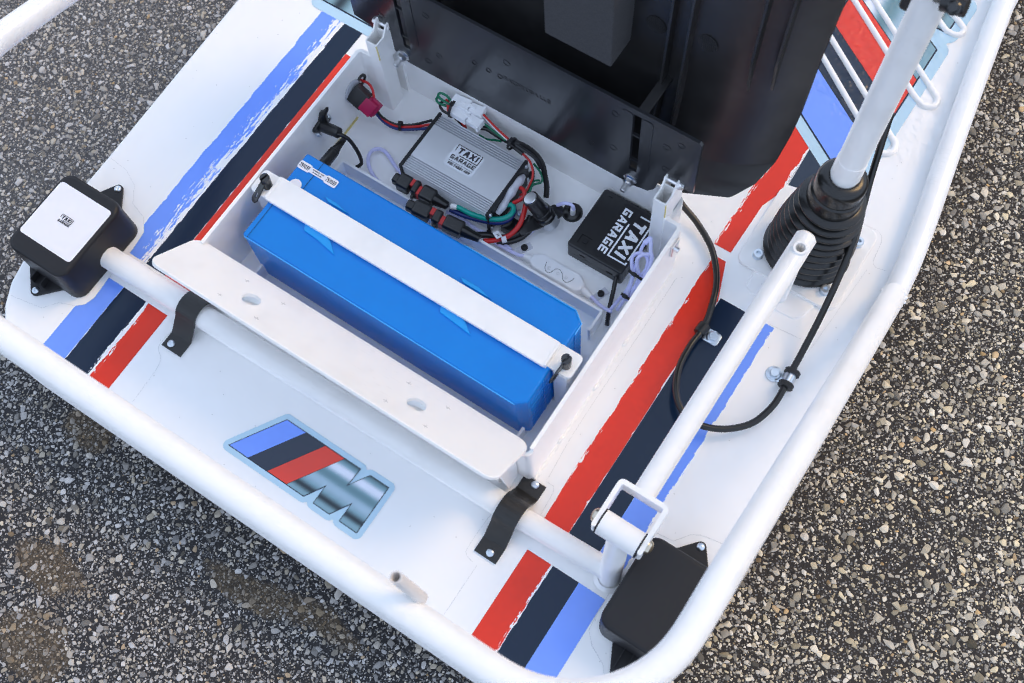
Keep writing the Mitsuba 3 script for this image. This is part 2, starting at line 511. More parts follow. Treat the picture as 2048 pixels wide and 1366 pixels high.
# cable runs, in metres
PATHS = {
    'bl_black': [(-0.2651, 0.136, 0.15), (-0.2591, 0.1358, 0.142), (-0.2509, 0.1372, 0.136), (-0.2391, 0.141, 0.134), (-0.2245, 0.1499, 0.136), (-0.2085, 0.16, 0.144)],
    'bl_red': [(-0.2643, 0.1363, 0.148), (-0.2579, 0.1356, 0.14), (-0.2487, 0.136, 0.135), (-0.2378, 0.1391, 0.134), (-0.2228, 0.1475, 0.136), (-0.2078, 0.1555, 0.142)],
    'bl_blue': [(-0.2647, 0.1343, 0.146), (-0.2587, 0.1341, 0.138), (-0.2476, 0.1341, 0.134), (-0.2367, 0.1372, 0.133), (-0.2218, 0.1456, 0.134), (-0.2095, 0.1519, 0.138)],
    'bl_in': [(-0.2895, 0.148, 0.172), (-0.28, 0.1478, 0.1745), (-0.272, 0.145, 0.173), (-0.2665, 0.139, 0.166)],
    'lav_loop': [(-0.2093, 0.0723, 0.131), (-0.2185, 0.0728, 0.131), (-0.23, 0.0766, 0.131), (-0.2422, 0.0849, 0.131), (-0.2484, 0.0954, 0.131), (-0.2457, 0.1043, 0.131), (-0.2373, 0.1071, 0.131), (-0.2257, 0.1031, 0.131), (-0.2143, 0.0975, 0.131), (-0.2028, 0.0936, 0.131)],
    'jack_cable': [(-0.2665, 0.0751, 0.185), (-0.262, 0.078, 0.183), (-0.2561, 0.0802, 0.178), (-0.2512, 0.0814, 0.165), (-0.2465, 0.0805, 0.15), (-0.2453, 0.0783, 0.138), (-0.2492, 0.0735, 0.134)],
    'g1': [(-0.1908, 0.1769, 0.172), (-0.2004, 0.1805, 0.172), (-0.2076, 0.1796, 0.172), (-0.2079, 0.1759, 0.172), (-0.2013, 0.1736, 0.172), (-0.1913, 0.1734, 0.172)],
    'g2': [(-0.1924, 0.174, 0.166), (-0.1996, 0.172, 0.166), (-0.2065, 0.1717, 0.166), (-0.2098, 0.1744, 0.166), (-0.2088, 0.177, 0.166), (-0.2013, 0.1765, 0.166), (-0.1963, 0.1796, 0.166)],
    'conn1': [(-0.191, 0.1792, 0.172), (-0.1688, 0.1818, 0.172), (-0.1678, 0.1824, 0.172), (-0.1542, 0.183, 0.172)],
    'conn2': [(-0.187, 0.1727, 0.168), (-0.1565, 0.1734, 0.168), (-0.1497, 0.1706, 0.168)],
    'red1': [(-0.1988, 0.1774, 0.168), (-0.1936, 0.1743, 0.17), (-0.1912, 0.17, 0.165), (-0.1845, 0.1685, 0.165), (-0.1751, 0.1672, 0.165), (-0.1707, 0.1672, 0.16), (-0.1701, 0.1689, 0.15)],
    'blk1': [(-0.2017, 0.177, 0.165), (-0.2057, 0.1735, 0.16), (-0.1989, 0.1695, 0.158), (-0.1891, 0.1714, 0.155), (-0.1796, 0.1713, 0.15), (-0.1723, 0.1718, 0.14)],
    'r2': [(-0.1534, 0.1819, 0.172), (-0.1417, 0.1788, 0.17), (-0.1316, 0.1777, 0.165), (-0.1177, 0.1746, 0.165)],
    'w2': [(-0.1548, 0.1817, 0.17), (-0.1431, 0.1786, 0.168), (-0.133, 0.1774, 0.163), (-0.1191, 0.1743, 0.162)],
    'gr2': [(-0.1635, 0.1792, 0.165), (-0.1497, 0.1773, 0.163), (-0.135, 0.176, 0.16), (-0.1217, 0.1747, 0.158)],
    'bk2': [(-0.1518, 0.1727, 0.16), (-0.1463, 0.1759, 0.158), (-0.1372, 0.1766, 0.155), (-0.1228, 0.176, 0.155), (-0.1142, 0.174, 0.16)],
    'gr3': [(-0.1524, 0.1691, 0.15), (-0.1432, 0.1699, 0.148), (-0.1358, 0.1737, 0.148), (-0.1273, 0.1741, 0.152)],
    'bigA': [(-0.1135, 0.1734, 0.165), (-0.1031, 0.1746, 0.168), (-0.09, 0.1737, 0.17), (-0.0785, 0.1715, 0.168), (-0.0711, 0.1692, 0.16), (-0.0653, 0.164, 0.15), (-0.06, 0.1587, 0.142), (-0.0556, 0.1505, 0.135)],
    'bigB': [(-0.1148, 0.1729, 0.16), (-0.1046, 0.1702, 0.163), (-0.0955, 0.1689, 0.163)],
    'bigC': [(-0.1039, 0.1698, 0.172), (-0.0898, 0.1673, 0.175), (-0.0788, 0.167, 0.172), (-0.0716, 0.1658, 0.16)],
    'rd3': [(-0.096, 0.1686, 0.163), (-0.0851, 0.1648, 0.165), (-0.0772, 0.1588, 0.163), (-0.0732, 0.1524, 0.158), (-0.0729, 0.1442, 0.152), (-0.0729, 0.1379, 0.15), (-0.0763, 0.1324, 0.148)],
    'bk3': [(-0.0958, 0.1693, 0.161), (-0.0837, 0.1646, 0.162), (-0.0748, 0.1575, 0.158), (-0.073, 0.1518, 0.152), (-0.0733, 0.1435, 0.148)],
    'gn3': [(-0.0808, 0.1662, 0.16), (-0.0721, 0.1642, 0.155), (-0.0668, 0.1615, 0.15), (-0.066, 0.1565, 0.148), (-0.0712, 0.1509, 0.148), (-0.0715, 0.1439, 0.148), (-0.0716, 0.1397, 0.146)],
    'gn4': [(-0.0689, 0.1358, 0.15), (-0.0695, 0.1433, 0.152), (-0.0727, 0.1533, 0.15), (-0.069, 0.1589, 0.146)],
    'rd4': [(-0.079, 0.137, 0.155), (-0.074, 0.1359, 0.158), (-0.0694, 0.132, 0.158), (-0.07, 0.1275, 0.155), (-0.0766, 0.1204, 0.15)],
    'teal': [(-0.1289, 0.0832, 0.15), (-0.1223, 0.0858, 0.15), (-0.1063, 0.0867, 0.15), (-0.0888, 0.0914, 0.15), (-0.0762, 0.0993, 0.15), (-0.0714, 0.1086, 0.15), (-0.0725, 0.1154, 0.15), (-0.0774, 0.1176, 0.15), (-0.0826, 0.1149, 0.148)],
    'blue': [(-0.1304, 0.0813, 0.144), (-0.1119, 0.0838, 0.144), (-0.0944, 0.0888, 0.144), (-0.0786, 0.096, 0.144), (-0.0712, 0.1057, 0.145), (-0.0725, 0.1164, 0.146), (-0.0772, 0.1193, 0.15)],
    'redbig': [(-0.0647, 0.1263, 0.15), (-0.061, 0.1163, 0.148), (-0.0588, 0.1045, 0.145), (-0.0608, 0.0938, 0.142), (-0.0654, 0.0861, 0.14), (-0.0735, 0.0758, 0.142), (-0.08, 0.0696, 0.145)],
    'blkbig': [(-0.0558, 0.1214, 0.14), (-0.0547, 0.1112, 0.138), (-0.0572, 0.1003, 0.136), (-0.0644, 0.0903, 0.135), (-0.0741, 0.0842, 0.135), (-0.0827, 0.0807, 0.137), (-0.0914, 0.0735, 0.14)],
    'blkbig2': [(-0.05, 0.1229, 0.136), (-0.0498, 0.1097, 0.133), (-0.0539, 0.0971, 0.132), (-0.0622, 0.0867, 0.132), (-0.0716, 0.0804, 0.134)],
    'lav2': [(-0.1373, 0.0819, 0.131), (-0.1191, 0.0841, 0.131), (-0.098, 0.0821, 0.131), (-0.0854, 0.084, 0.131), (-0.0713, 0.0838, 0.131), (-0.055, 0.082, 0.131)],
    'lav3': [(-0.0734, 0.079, 0.132), (-0.0559, 0.0795, 0.132), (-0.0454, 0.0802, 0.132), (-0.0366, 0.0835, 0.132)],
    'lav4': [(0.0426, 0.0815, 0.132), (0.0506, 0.0793, 0.132), (0.0591, 0.0761, 0.135), (0.0717, 0.0745, 0.14)],
    'lav5': [(-0.0379, 0.1447, 0.145), (-0.0305, 0.148, 0.152), (-0.0237, 0.15, 0.152), (-0.0208, 0.1498, 0.148), (-0.0225, 0.1513, 0.135)],
    'lav6': [(-0.0469, 0.1157, 0.131), (-0.049, 0.1084, 0.131), (-0.0527, 0.1015, 0.131), (-0.0579, 0.0967, 0.131)],
    'dimline': [(-0.0141, 0.0874, 0.138), (-0.0123, 0.0815, 0.138), (-0.0085, 0.0781, 0.138), (-0.0045, 0.0791, 0.138), (-0.0022, 0.085, 0.138), (0.0018, 0.0872, 0.138), (0.0067, 0.0847, 0.138), (0.0105, 0.0798, 0.138), (0.0153, 0.0785, 0.138), (0.0186, 0.0828, 0.138), (0.0198, 0.0872, 0.138)],
    'mod_cable': [(0.0544, 0.1151, 0.138), (0.0555, 0.1101, 0.135), (0.0603, 0.0973, 0.132), (0.0658, 0.0821, 0.132), (0.0701, 0.072, 0.132), (0.0748, 0.0622, 0.135)],
    'coil1': [(0.0691, 0.0776, 0.135), (0.0709, 0.0871, 0.14), (0.0746, 0.0972, 0.15), (0.0745, 0.1072, 0.158), (0.0724, 0.1163, 0.165), (0.0696, 0.1289, 0.17), (0.0677, 0.1378, 0.175), (0.0686, 0.1441, 0.18), (0.0712, 0.146, 0.182)],
    'coil2': [(0.0757, 0.0793, 0.14), (0.0774, 0.0886, 0.148), (0.0771, 0.099, 0.155), (0.0737, 0.1102, 0.162), (0.0675, 0.1188, 0.168), (0.0644, 0.1246, 0.172), (0.0684, 0.1304, 0.175), (0.0754, 0.1313, 0.175), (0.0798, 0.1286, 0.172), (0.0822, 0.1209, 0.168), (0.0805, 0.1117, 0.162), (0.0808, 0.1014, 0.155), (0.0796, 0.0915, 0.145)],
    'coil3': [(0.0786, 0.1146, 0.165), (0.0727, 0.1195, 0.17), (0.0704, 0.1239, 0.175), (0.073, 0.1288, 0.178), (0.0791, 0.1333, 0.178), (0.0825, 0.1309, 0.176), (0.0851, 0.122, 0.172), (0.0841, 0.1096, 0.165), (0.0832, 0.1013, 0.158)],
    'coil4': [(0.0712, 0.146, 0.182), (0.0746, 0.1424, 0.182), (0.0781, 0.1358, 0.18), (0.0821, 0.1324, 0.178), (0.0841, 0.1256, 0.172)],
    'cable': [(0.0502, 0.2247, 0.15), (0.0711, 0.2164, 0.14), (0.0937, 0.21, 0.132), (0.1214, 0.1925, 0.13), (0.1422, 0.1656, 0.13), (0.1524, 0.1379, 0.13), (0.1572, 0.1137, 0.129), (0.1563, 0.0881, 0.132), (0.1594, 0.0605, 0.138), (0.1698, 0.0365, 0.142), (0.1855, 0.0222, 0.142), (0.2041, 0.0199, 0.138), (0.2267, 0.0298, 0.134), (0.2464, 0.0496, 0.131), (0.2551, 0.0737, 0.13), (0.2563, 0.0947, 0.13), (0.2542, 0.1133, 0.131), (0.2533, 0.1359, 0.135), (0.2503, 0.1818, 0.15), (0.2444, 0.2287, 0.175), (0.235, 0.266, 0.2), (0.225, 0.2954, 0.225), (0.2183, 0.316, 0.25), (0.2119, 0.3356, 0.275)],
}

DK = 0.12          # deck surface above the ground
XC = -0.097        # the kart's centre line

# ------------------------------------------------------------------ ground
DIRT = [(-0.369, -0.309, 0.036, 0.024), (-0.310, -0.448, 0.060, 0.024), (-0.270, -0.525, 0.050, 0.036), (-0.118, -0.354, 0.055, 0.016), (-0.030, -0.332, 0.060, 0.014)]


def ground_dirt(x, y):
    """0..1: brown silt lying in patches; numpy"""
    x, y = np.asarray(x), np.asarray(y)
    q = np.stack([x * 45, y * 45, np.zeros(np.shape(x))], -1)
    f = sum(np.exp(-((x - a) / c) ** 2 - ((y - b) / d) ** 2) for a, b, c, d in DIRT) + 0.7 * (meshkit.fbm(q, 3, 9) - 0.5)
    return np.clip((f - 0.38) / 0.18, 0, 1)


def tar(p, n, uv):
    a = noise(p.x * 420, p.y * 420, 0.5)
    b = noise(p.x * 1100, p.y * 1100, 3.5)
    base = mix((0.010, 0.010, 0.012), (0.038, 0.036, 0.037), a * 0.6 + b * 0.4)
    dust = smoothstep(-0.15, -0.55, p.x) * smoothstep(-0.30, -0.10, p.y)
    base = mix(base, mix((0.045, 0.045, 0.048), (0.15, 0.15, 0.155), a * 0.5 + b * 0.5), dust * 0.55)
    v1, v2, cr = mikit.voronoi(p.x * 420, p.y * 420)
    dry = smoothstep(0.0, 0.35, p.x + 0.15 * p.y) * (0.5 + 0.5 * a)  # warm sunlight on the right side, painted into the tar as brown
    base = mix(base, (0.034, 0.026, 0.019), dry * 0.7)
    chip = smoothstep(0.40, 0.28, v1) * smoothstep(0.60, 0.70, cr) * 0.6
    base = mix(base, mix((0.16, 0.155, 0.15), (0.34, 0.33, 0.32), noise(p.x * 700, p.y * 700)), chip)
    f = 0.7 * (fbm(p.x * 45, p.y * 45, 0.0, 3) - 0.5)
    for c in DIRT:
        f = f + dr.exp(-dr.square((p.x - c[0]) / c[2]) - dr.square((p.y - c[1]) / c[3]))
    d = dr.clip((f - 0.38) / 0.18, 0, 1)
    return mix(base, mix((0.035, 0.026, 0.017), (0.15, 0.108, 0.062), noise(p.x * 500, p.y * 500, 2.0)), d * 0.6)


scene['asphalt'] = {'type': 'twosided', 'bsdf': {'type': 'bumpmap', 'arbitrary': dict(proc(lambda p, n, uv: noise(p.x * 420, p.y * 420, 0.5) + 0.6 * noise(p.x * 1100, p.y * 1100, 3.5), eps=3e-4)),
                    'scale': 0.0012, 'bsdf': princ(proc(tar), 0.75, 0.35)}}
scene['stone'] = {'type': 'twosided', 'bsdf': princ({'type': 'mesh_attribute', 'name': 'vertex_color'}, 0.7, 0.35)}
obj('asphalt_ground', trimesh.Trimesh([[-40, -40, 0], [40, -40, 0], [40, 40, 0], [-40, 40, 0]], [[0, 1, 2], [0, 2, 3]]), 'asphalt', smooth=False)
labels['asphalt_ground'] = {'label': 'worn asphalt with pale stones under and around the white kart', 'kind': 'structure'}


def stones():
    R = np.random.default_rng(11)
    kinds = []
    for i in range(36):
        q = R.normal(size=(R.integers(18, 27), 3))
        q /= np.linalg.norm(q, axis=1, keepdims=True)
        q *= R.uniform(0.84, 1.10, (len(q), 1))
        q[:, 2] = np.clip(q[:, 2], -0.3, 0.80)
        kinds.append(trimesh.convex.convex_hull(q))
    foot = Polygon([(-1.12, 0.06), (0.25, 1.05), (0.90, 0.02), (-0.28, -0.86)])
    hide = sbox(-0.46, -0.25, 0.25, 1.0)
    X0, Y0, X1, Y1 = foot.bounds
    import shapely
    V, F, C, nv = [], [], [], 0
    big_tree = None
    for layer, (cell, r0, r1, keep) in enumerate(((0.0090, 0.0021, 0.0038, 0.74), (0.0050, 0.0012, 0.0022, 0.92), (0.0030, 0.0007, 0.0012, 0.88))):
        gx, gy = np.meshgrid(np.arange(X0, X1, cell), np.arange(Y0, Y1, cell))
        p = np.c_[gx.ravel(), gy.ravel()] + R.uniform(-0.46, 0.46, (gx.size, 2)) * cell
        den = meshkit.fbm(np.c_[p * 9, np.zeros(len(p))], 3, 21) + 0.22 * np.clip((-0.35 - p[:, 0]) / 0.3, 0, 1) * np.clip((p[:, 1] + 0.25) / 0.2, 0, 1)
        p = p[R.random(len(p)) < np.clip(keep - (0.26 if layer == 1 else 0.10) * np.clip(p[:, 0] / 0.3, 0, 1) + (den - 0.5) * (0.9 if layer else 0.5), 0, 1)]
        pts = shapely.points(p)
        ins = shapely.contains(foot, pts) & ~shapely.contains(hide, pts)
        if layer == 2:
            ins &= shapely.contains(affinity.scale(foot, 0.86, 0.86), pts)
        p = p[ins]
        if big_tree is not None:
            d, idx = big_tree.query(p, k=1)
            p = p[d > big_r[idx] * 0.95]
        s = np.clip(0.5 * (r0 + r1) * np.exp(R.normal(0, 0.34, len(p))), r0 * 0.7, r1 * 1.45) * (1 + 0.12 * np.clip(p[:, 0] / 0.3, 0, 1))
        dirt = ground_dirt(p[:, 0], p[:, 1])
        k = R.integers(0, len(kinds), len(p))
        a = R.uniform(0, 2 * np.pi, len(p))
        tone = R.beta(2.2, 1.6, len(p))
        g = 0.14 + (0.44 + 0.24 * np.clip(p[:, 0] / 0.3, 0, 1)) * tone ** 1.2  # stones painted paler to the right, as if sunlit
        tan_sun = np.clip(R.random(len(p)) ** 2 + 0.75 * np.clip((p[:, 0] - 0.1) / 0.3, 0, 1), 0, 1.4)  # random tan, plus sunlight on the right painted into the stone colour
        col = np.stack([g, g * (1 - 0.03 - 0.10 * tan_sun), g * (1 - 0.05 - 0.29 * tan_sun)], 1)
        odd = R.random(len(p))
        col[odd < 0.022] *= np.array([0.95, 0.74, 0.50])
        col[odd > 0.93] *= 0.40
        dm = (dirt * R.uniform(0.25, 0.95, len(p)))[:, None]
        col = col * (1 - dm) + np.array([0.20, 0.145, 0.085]) * R.uniform(0.35, 1.25, (len(p), 1)) * dm
        for j in range(len(kinds)):
            sel = np.where(k == j)[0]
            if not len(sel):
                continue
            kv, kf = np.array(kinds[j].vertices), np.array(kinds[j].faces)
            ca, sa = np.cos(a[sel])[:, None], np.sin(a[sel])[:, None]
            el = R.uniform(0.72, 1.35, (len(sel), 1))
            x, y = kv[None, :, 0] * el, kv[None, :, 1] / el
            tilt = R.uniform(-0.25, 0.25, (len(sel), 1))
            z = kv[None, :, 2] + tilt * x
            v = np.stack([(ca * x - sa * y) * s[sel][:, None] + p[sel][:, :1], (sa * x + ca * y) * s[sel][:, None] + p[sel][:, 1:],
                          z * s[sel][:, None] * 0.62 + R.uniform(-0.0006, 0.0002, (len(sel), 1)) - 0.18 * s[sel][:, None]], -1)
            V.append(v.reshape(-1, 3))
            F.append((kf[None] + (np.arange(len(sel)) * len(kv))[:, None, None] + nv).reshape(-1, 3))
            shade = R.uniform(0.88, 1.08, (len(sel), len(kv), 1))
            C.append((col[sel][:, None] * shade).reshape(-1, 3))
            nv += len(sel) * len(kv)
        if big_tree is None:
            from scipy.spatial import cKDTree
            big_tree, big_r = cKDTree(p), s
    return (np.vstack(V), np.vstack(F)), np.clip(np.vstack(C), 0.01, 0.8)


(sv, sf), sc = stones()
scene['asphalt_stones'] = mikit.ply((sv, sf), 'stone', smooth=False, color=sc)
labels['asphalt_stones'] = {'label': 'grey and tan stone chippings set in the dark asphalt', 'category': 'gravel', 'kind': 'stuff'}

# ------------------------------------------------------------------ the kart: deck
kart = thing('kart', 'white flat deck ride-on kart with blue, navy and red stripes on the asphalt', 'kart')
half = [(0.410, 0.95), (0.411, 0.30), (0.4105, 0.18), (0.4035, -0.06), (0.4025, -0.150), (0.3995, -0.205), (0.3935, -0.230),
        (0.381, -0.254), (0.364, -0.273), (0.345, -0.287), (0.325, -0.2955), (0.300, -0.2985)]
right = [(0.335, 0.95), (0.352, 0.62), (0.382, 0.42), (0.394, 0.30), (0.396, 0.22)] + [(x - 0.003, y) for x, y in half[4:]]
outline = Polygon([(XC - x, y) for x, y in half] + [(XC + x, y) for x, y in right[::-1]]).simplify(0.0001)
outline = outline.buffer(-0.004).buffer(0.004)
obj('deck', soft(outline, 0.086, DK, 0.005, 5), 'deck_white', kart, label='white film covered deck plate')
fz = DK + 0.0004


def sheet(poly, z=fz, uvbox=None):
    polys = [g for g in getattr(poly, 'geoms', [poly]) if g.area > 1e-9]
    V, F = [], []
    n = 0
    for g in polys:
        v, f = trimesh.creation.triangulate_polygon(g, engine='earcut')
        V.append(np.c_[v, np.full(len(v), z)]); F.append(np.asarray(f) + n); n += len(v)
    V, F = np.vstack(V), np.vstack(F)
    c = np.cross(V[F[:, 1]] - V[F[:, 0]], V[F[:, 2]] - V[F[:, 0]])[:, 2]
    F[c < 0] = F[c < 0][:, ::-1]
    return trimesh.Trimesh(V, F, process=False)


# cut-outs of the film: round the wheel covers, the axle tube and the boot plate
cut_l = Polygon([(-0.52, -0.055), (-0.470, -0.060), (-0.450, -0.070), (-0.4374, -0.0879), (-0.4160, -0.0945), (-0.4045, -0.108), (-0.4019, -0.130), (-0.4019, -0.170), (-0.4000, -0.196), (-0.4035, -0.207), (-0.4108, -0.2136), (-0.4283, -0.2202), (-0.440, -0.235), (-0.52, -0.25)]).buffer(0.002).buffer(-0.002)
cut_r = Polygon([(0.35, -0.05), (0.2871, -0.0635), (0.2621, -0.0678), (0.2531, -0.073), (0.2423, -0.0875), (0.2251, -0.0892), (0.2175, -0.095), (0.2168, -0.15), (0.2178, -0.1898), (0.2194, -0.202), (0.2293, -0.2121), (0.2467, -0.2207), (0.2527, -0.2285), (0.2535, -0.26), (0.35, -0.29)]).buffer(0.002).buffer(-0.002)
axle_cut = sbox(-0.45, -0.1695, 0.26, -0.1353)
boot_cut = unary_union([Polygon([(0.1386, 0.193), (0.1546, 0.155), (0.2449, 0.1584), (0.36, 0.175), (0.36, 0.2708), (0.2671, 0.2708), (0.2603, 0.3036), (0.237, 0.309), (0.1546, 0.3043), (0.1386, 0.2945)])]).buffer(0.003).buffer(-0.003)
cuts = unary_union([cut_l, cut_r, axle_cut])


def stripe(name, mat, poly, label):
    g = poly.difference(cuts).intersection(outline.buffer(-0.006))
    obj(name, sheet(g), mat, kart, smooth=False, label=label)


S = lambda x0, x1, y0, y1: sbox(x0, y0, x1, y1)


def print_mat(name, col, rough, coat, *a, **k):
    return bumpy(name, princ(brushed(col, *a, **k), rough, 0.3, coat=coat * 0.25), grip, 0.0005)


# left side: blue, navy, red
print_mat('pr_blue_l', BLUE, 0.26, 0.5, -0.4115, -0.3795, 0.0014, 0.019, 11.0, dens=0.62)
print_mat('pr_blue_lf', BLUE, 0.26, 0.5, -0.4115, -0.3795, 0.0, 0.0011, 12.0)
print_mat('pr_navy_l', NAVY, 0.14, 0.9, -0.3797, -0.3525, 0.0018, 0.0006, 13.0)
print_mat('pr_navy_lf', NAVY, 0.14, 0.9, -0.3812, -0.3493, 0.0008, 0.0030, 14.0)
print_mat('pr_red_l', RED, 0.26, 0.5, -0.3534, -0.27, 0.0008, 0.0, 15.0)
print_mat('pr_red_lf', RED, 0.26, 0.5, -0.3466, -0.315, 0.0036, 0.0, 16.0)
stripe('blue_stripe', 'pr_blue_l', S(-0.4125, -0.3797, -0.1353, 0.226), 'blue stripe with dry brush marks, left of the box')
stripe('blue_stripe', 'pr_blue_lf', S(-0.4112, -0.3812, -0.29, -0.1695), 'short blue stripe at the left front corner')
stripe('navy_stripe', 'pr_navy_l', S(-0.3797, -0.3528, -0.1353, 0.235), 'navy stripe left of the box')
stripe('navy_stripe', 'pr_navy_lf', S(-0.3812, -0.3480, -0.29, -0.1695), 'short navy stripe at the left front')
stripe('red_stripe', 'pr_red_l', S(-0.3528, -0.2945, -0.1353, 0.19), 'narrow red stripe along the left box wall')
stripe('red_stripe', 'pr_red_lf', S(-0.3480, -0.3207, -0.29, -0.1695), 'short red stripe at the left front')
# right side: red, navy, blue
print_mat('pr_red_r', RED, 0.26, 0.5, 0.1245, 0.1548, 0.0036, 0.0014, 21.0)
print_mat('pr_red_rr', RED, 0.26, 0.5, 0.1172, 0.1462, 0.0065, 0.0022, 22.0, dens=0.42)
print_mat('pr_red_rf', RED, 0.26, 0.5, 0.120, 0.1583, 0.0, 0.0042, 23.0)
print_mat('pr_navy_r', NAVY, 0.14, 0.9, 0.1530, 0.1895, 0.0, 0.0010, 24.0)
print_mat('pr_navy_rf', NAVY, 0.14, 0.9, 0.1585, 0.1900, 0.0014, 0.0006, 25.0)
print_mat('pr_blue_r', BLUE, 0.26, 0.5, 0.1885, 0.2168, 0.0022, 0.0024, 26.0)
stripe('red_stripe', 'pr_red_r', Polygon([(0.1270, -0.1353), (0.1548, -0.1353), (0.1540, 0.150), (0.1386, 0.193), (0.1215, 0.193), (0.1215, 0.05)]), 'long red stripe right of the box')
stripe('red_stripe', 'pr_red_rr', Polygon([(0.1160, 0.2045), (0.1378, 0.2045), (0.1386, 0.27), (0.150, 0.3), (0.1475, 0.372), (0.1120, 0.400)]), 'red stripe with dry brush marks behind the seat corner')
stripe('red_stripe', 'pr_red_rf', S(0.1300, 0.1583, -0.29, -0.1695), 'short red stripe at the right front')
stripe('navy_stripe', 'pr_navy_r', S(0.1548, 0.1890, -0.1353, 0.1545), 'long navy stripe under the white lever arm')
stripe('navy_stripe', 'film_navy', Polygon([(0.1475, 0.3055), (0.1720, 0.3105), (0.1720, 0.355), (0.1475, 0.371)]), 'piece of navy stripe behind the rubber boot')
stripe('navy_stripe', 'pr_navy_rf', S(0.1583, 0.1880, -0.29, -0.1695), 'short navy stripe at the right front')
stripe('blue_stripe', 'pr_blue_r', S(0.1890, 0.2185, -0.1353, 0.1545), 'long blue stripe right of the white lever arm')
stripe('blue_stripe', 'film_blue', S(0.1880, 0.2170, -0.29, -0.1695), 'short blue stripe by the right wheel cover')

# seams of the film
def seam(pts, w=0.00035, sm=True):
    q = spline([(x, y, 0) for x, y in pts], 0.004)[:, :2] if sm and len(pts) > 2 else np.array(pts)
    return sheet(LineString(q).buffer(w / 2, cap_style='flat').intersection(outline.buffer(-0.005)), fz + 0.0003)


ms = [seam([(0.0978, -0.264), (0.0978, -0.2085)]), seam([(0.0925, -0.2083), (0.0835, -0.2055), (0.0808, -0.198), (0.0813, -0.165), (0.082, -0.159)]),
      seam([(0.1225, -0.1365), (0.1200, -0.108), (0.1150, -0.1042), (0.1093, -0.1038), (0.1085, -0.1)]), seam([(0.1087, -0.1), (0.1050, -0.04), (0.1052, 0.0719), (0.105, 0.15)]),
      seam([(-0.2906, -0.1562), (-0.305, -0.180), (-0.306, -0.202), (-0.298, -0.208), (-0.2925, -0.2198), (-0.290, -0.263)]),
      seam(list(cut_r.exterior.coords)[2:-3], 0.0004, False), seam(list(cut_l.exterior.coords)[2:-3], 0.0003, False),
      seam([(0.209, 0.1554), (0.2449, 0.1584)]), seam([(0.237, 0.307), (0.2603, 0.3036), (0.2671, 0.2708), (0.2821, 0.2708)]), seam([(0.258, 0.15), (0.2650, 0.262)])]
for m_ in ms:
    obj('film_seam', m_, 'seam_grey', kart, smooth=False)

# ------------------------------------------------------------------ emblems
EMB = np.array([[-0.1776, -0.2445], [-0.1444, -0.192], [-0.0519, -0.1931], [-0.0530, -0.2137], [-0.0397, -0.1931], [-0.0175, -0.1932], [-0.0176, -0.2462],
                [-0.0385, -0.2459], [-0.0383, -0.225], [-0.051, -0.2459], [-0.0706, -0.2455], [-0.0704, -0.2248], [-0.0829, -0.2454]])
A0 = EMB[0].copy()


def emblem(name, label, fn):
    """the three-striped letter M: pale border, dark outline, blue, navy, red and silver fields"""
    e = kart + '__' + name
    e = key(e)
    labels[e] = {'label': label}
    loc = EMB - A0
    sc_ = np.linalg.norm(fn(np.array([[1.0, 0.0]])) - fn(np.array([[0.0, 0.0]])))
    P = Polygon(fn(loc))
    clip = outline.buffer(-0.004)
    bd = Polygon(loc).buffer(0.0062, quad_segs=10)
    bd = bd.buffer(0.0012).buffer(-0.0012)
    G = lambda poly: Polygon(fn(np.array(poly.exterior.coords)))
    obj('border', sheet(G(bd).intersection(clip).difference(boot_cut), fz + 0.0003), 'film_pale', e, smooth=False)
    obj('outline', sheet(P.buffer(0.0006 * sc_, join_style='mitre').intersection(clip), fz + 0.0006), 'film_line', e, smooth=False)
    cutl = []
    for i in range(4):
        a, b = EMB[12] - A0, EMB[2] - A0
        p0 = np.array([0.0246 * i, 0.0]) + [0, 0.0004]
        d = np.array([0.0328, 0.0512])
        cutl.append((p0 - d * 0.5, p0 + d * 1.5))
    fields = []
    for i in range(3):
        q = Polygon([cutl[i][0], cutl[i + 1][0], cutl[i + 1][1], cutl[i][1]]).intersection(Polygon(loc))
        fields.append(q)
    last = Polygon(loc).intersection(Polygon([cutl[3][0], cutl[3][0] + [0.3, 0], cutl[3][1] + [0.3, 0], cutl[3][1]]))
    for nm, mt, q in zip(('blue_field', 'navy_field', 'red_field'), ('film_blue', 'film_navy', 'film_red'), fields):
        obj(nm, sheet(G(max(getattr(q, 'geoms', [q]), key=lambda g: g.area).buffer(-0.0002, join_style='mitre')).intersection(clip), fz + 0.0009), mt, e, smooth=False)
    q = max(getattr(last, 'geoms', [last]), key=lambda g: g.area).buffer(-0.0002, join_style='mitre')
    m = sheet(q, 0)
    # finer mesh so that uv varies linearly anyway; uv.y runs up the letter
    uv = np.c_[m.vertices[:, 0] * 10, (m.vertices[:, 1] + 0.0015) / 0.054]
    m2 = trimesh.Trimesh(np.c_[fn(m.vertices[:, :2]), np.full(len(m.vertices), fz + 0.0009)], m.faces, process=False)
    obj('silver_field', m2, 'film_chrome', e, smooth=False, uv=uv)


emblem('emblem', 'striped letter emblem on the front of the deck', lambda q: q + A0)
emblem('emblem', 'large striped letter emblem beside the boot, under the raised foot bars', lambda q: np.array([0.2038, 0.3362]) + 2.14 * np.c_[-q[:, 1], q[:, 0]])
emblem('emblem', 'corner of a striped letter emblem left of the seat', lambda q: np.array([-0.4195, 0.2358]) + 2.14 * (np.c_[q[:, 1], -q[:, 0]] - np.array([[EMB[6][1] - A0[1], -(EMB[6][0] - A0[0])]])))

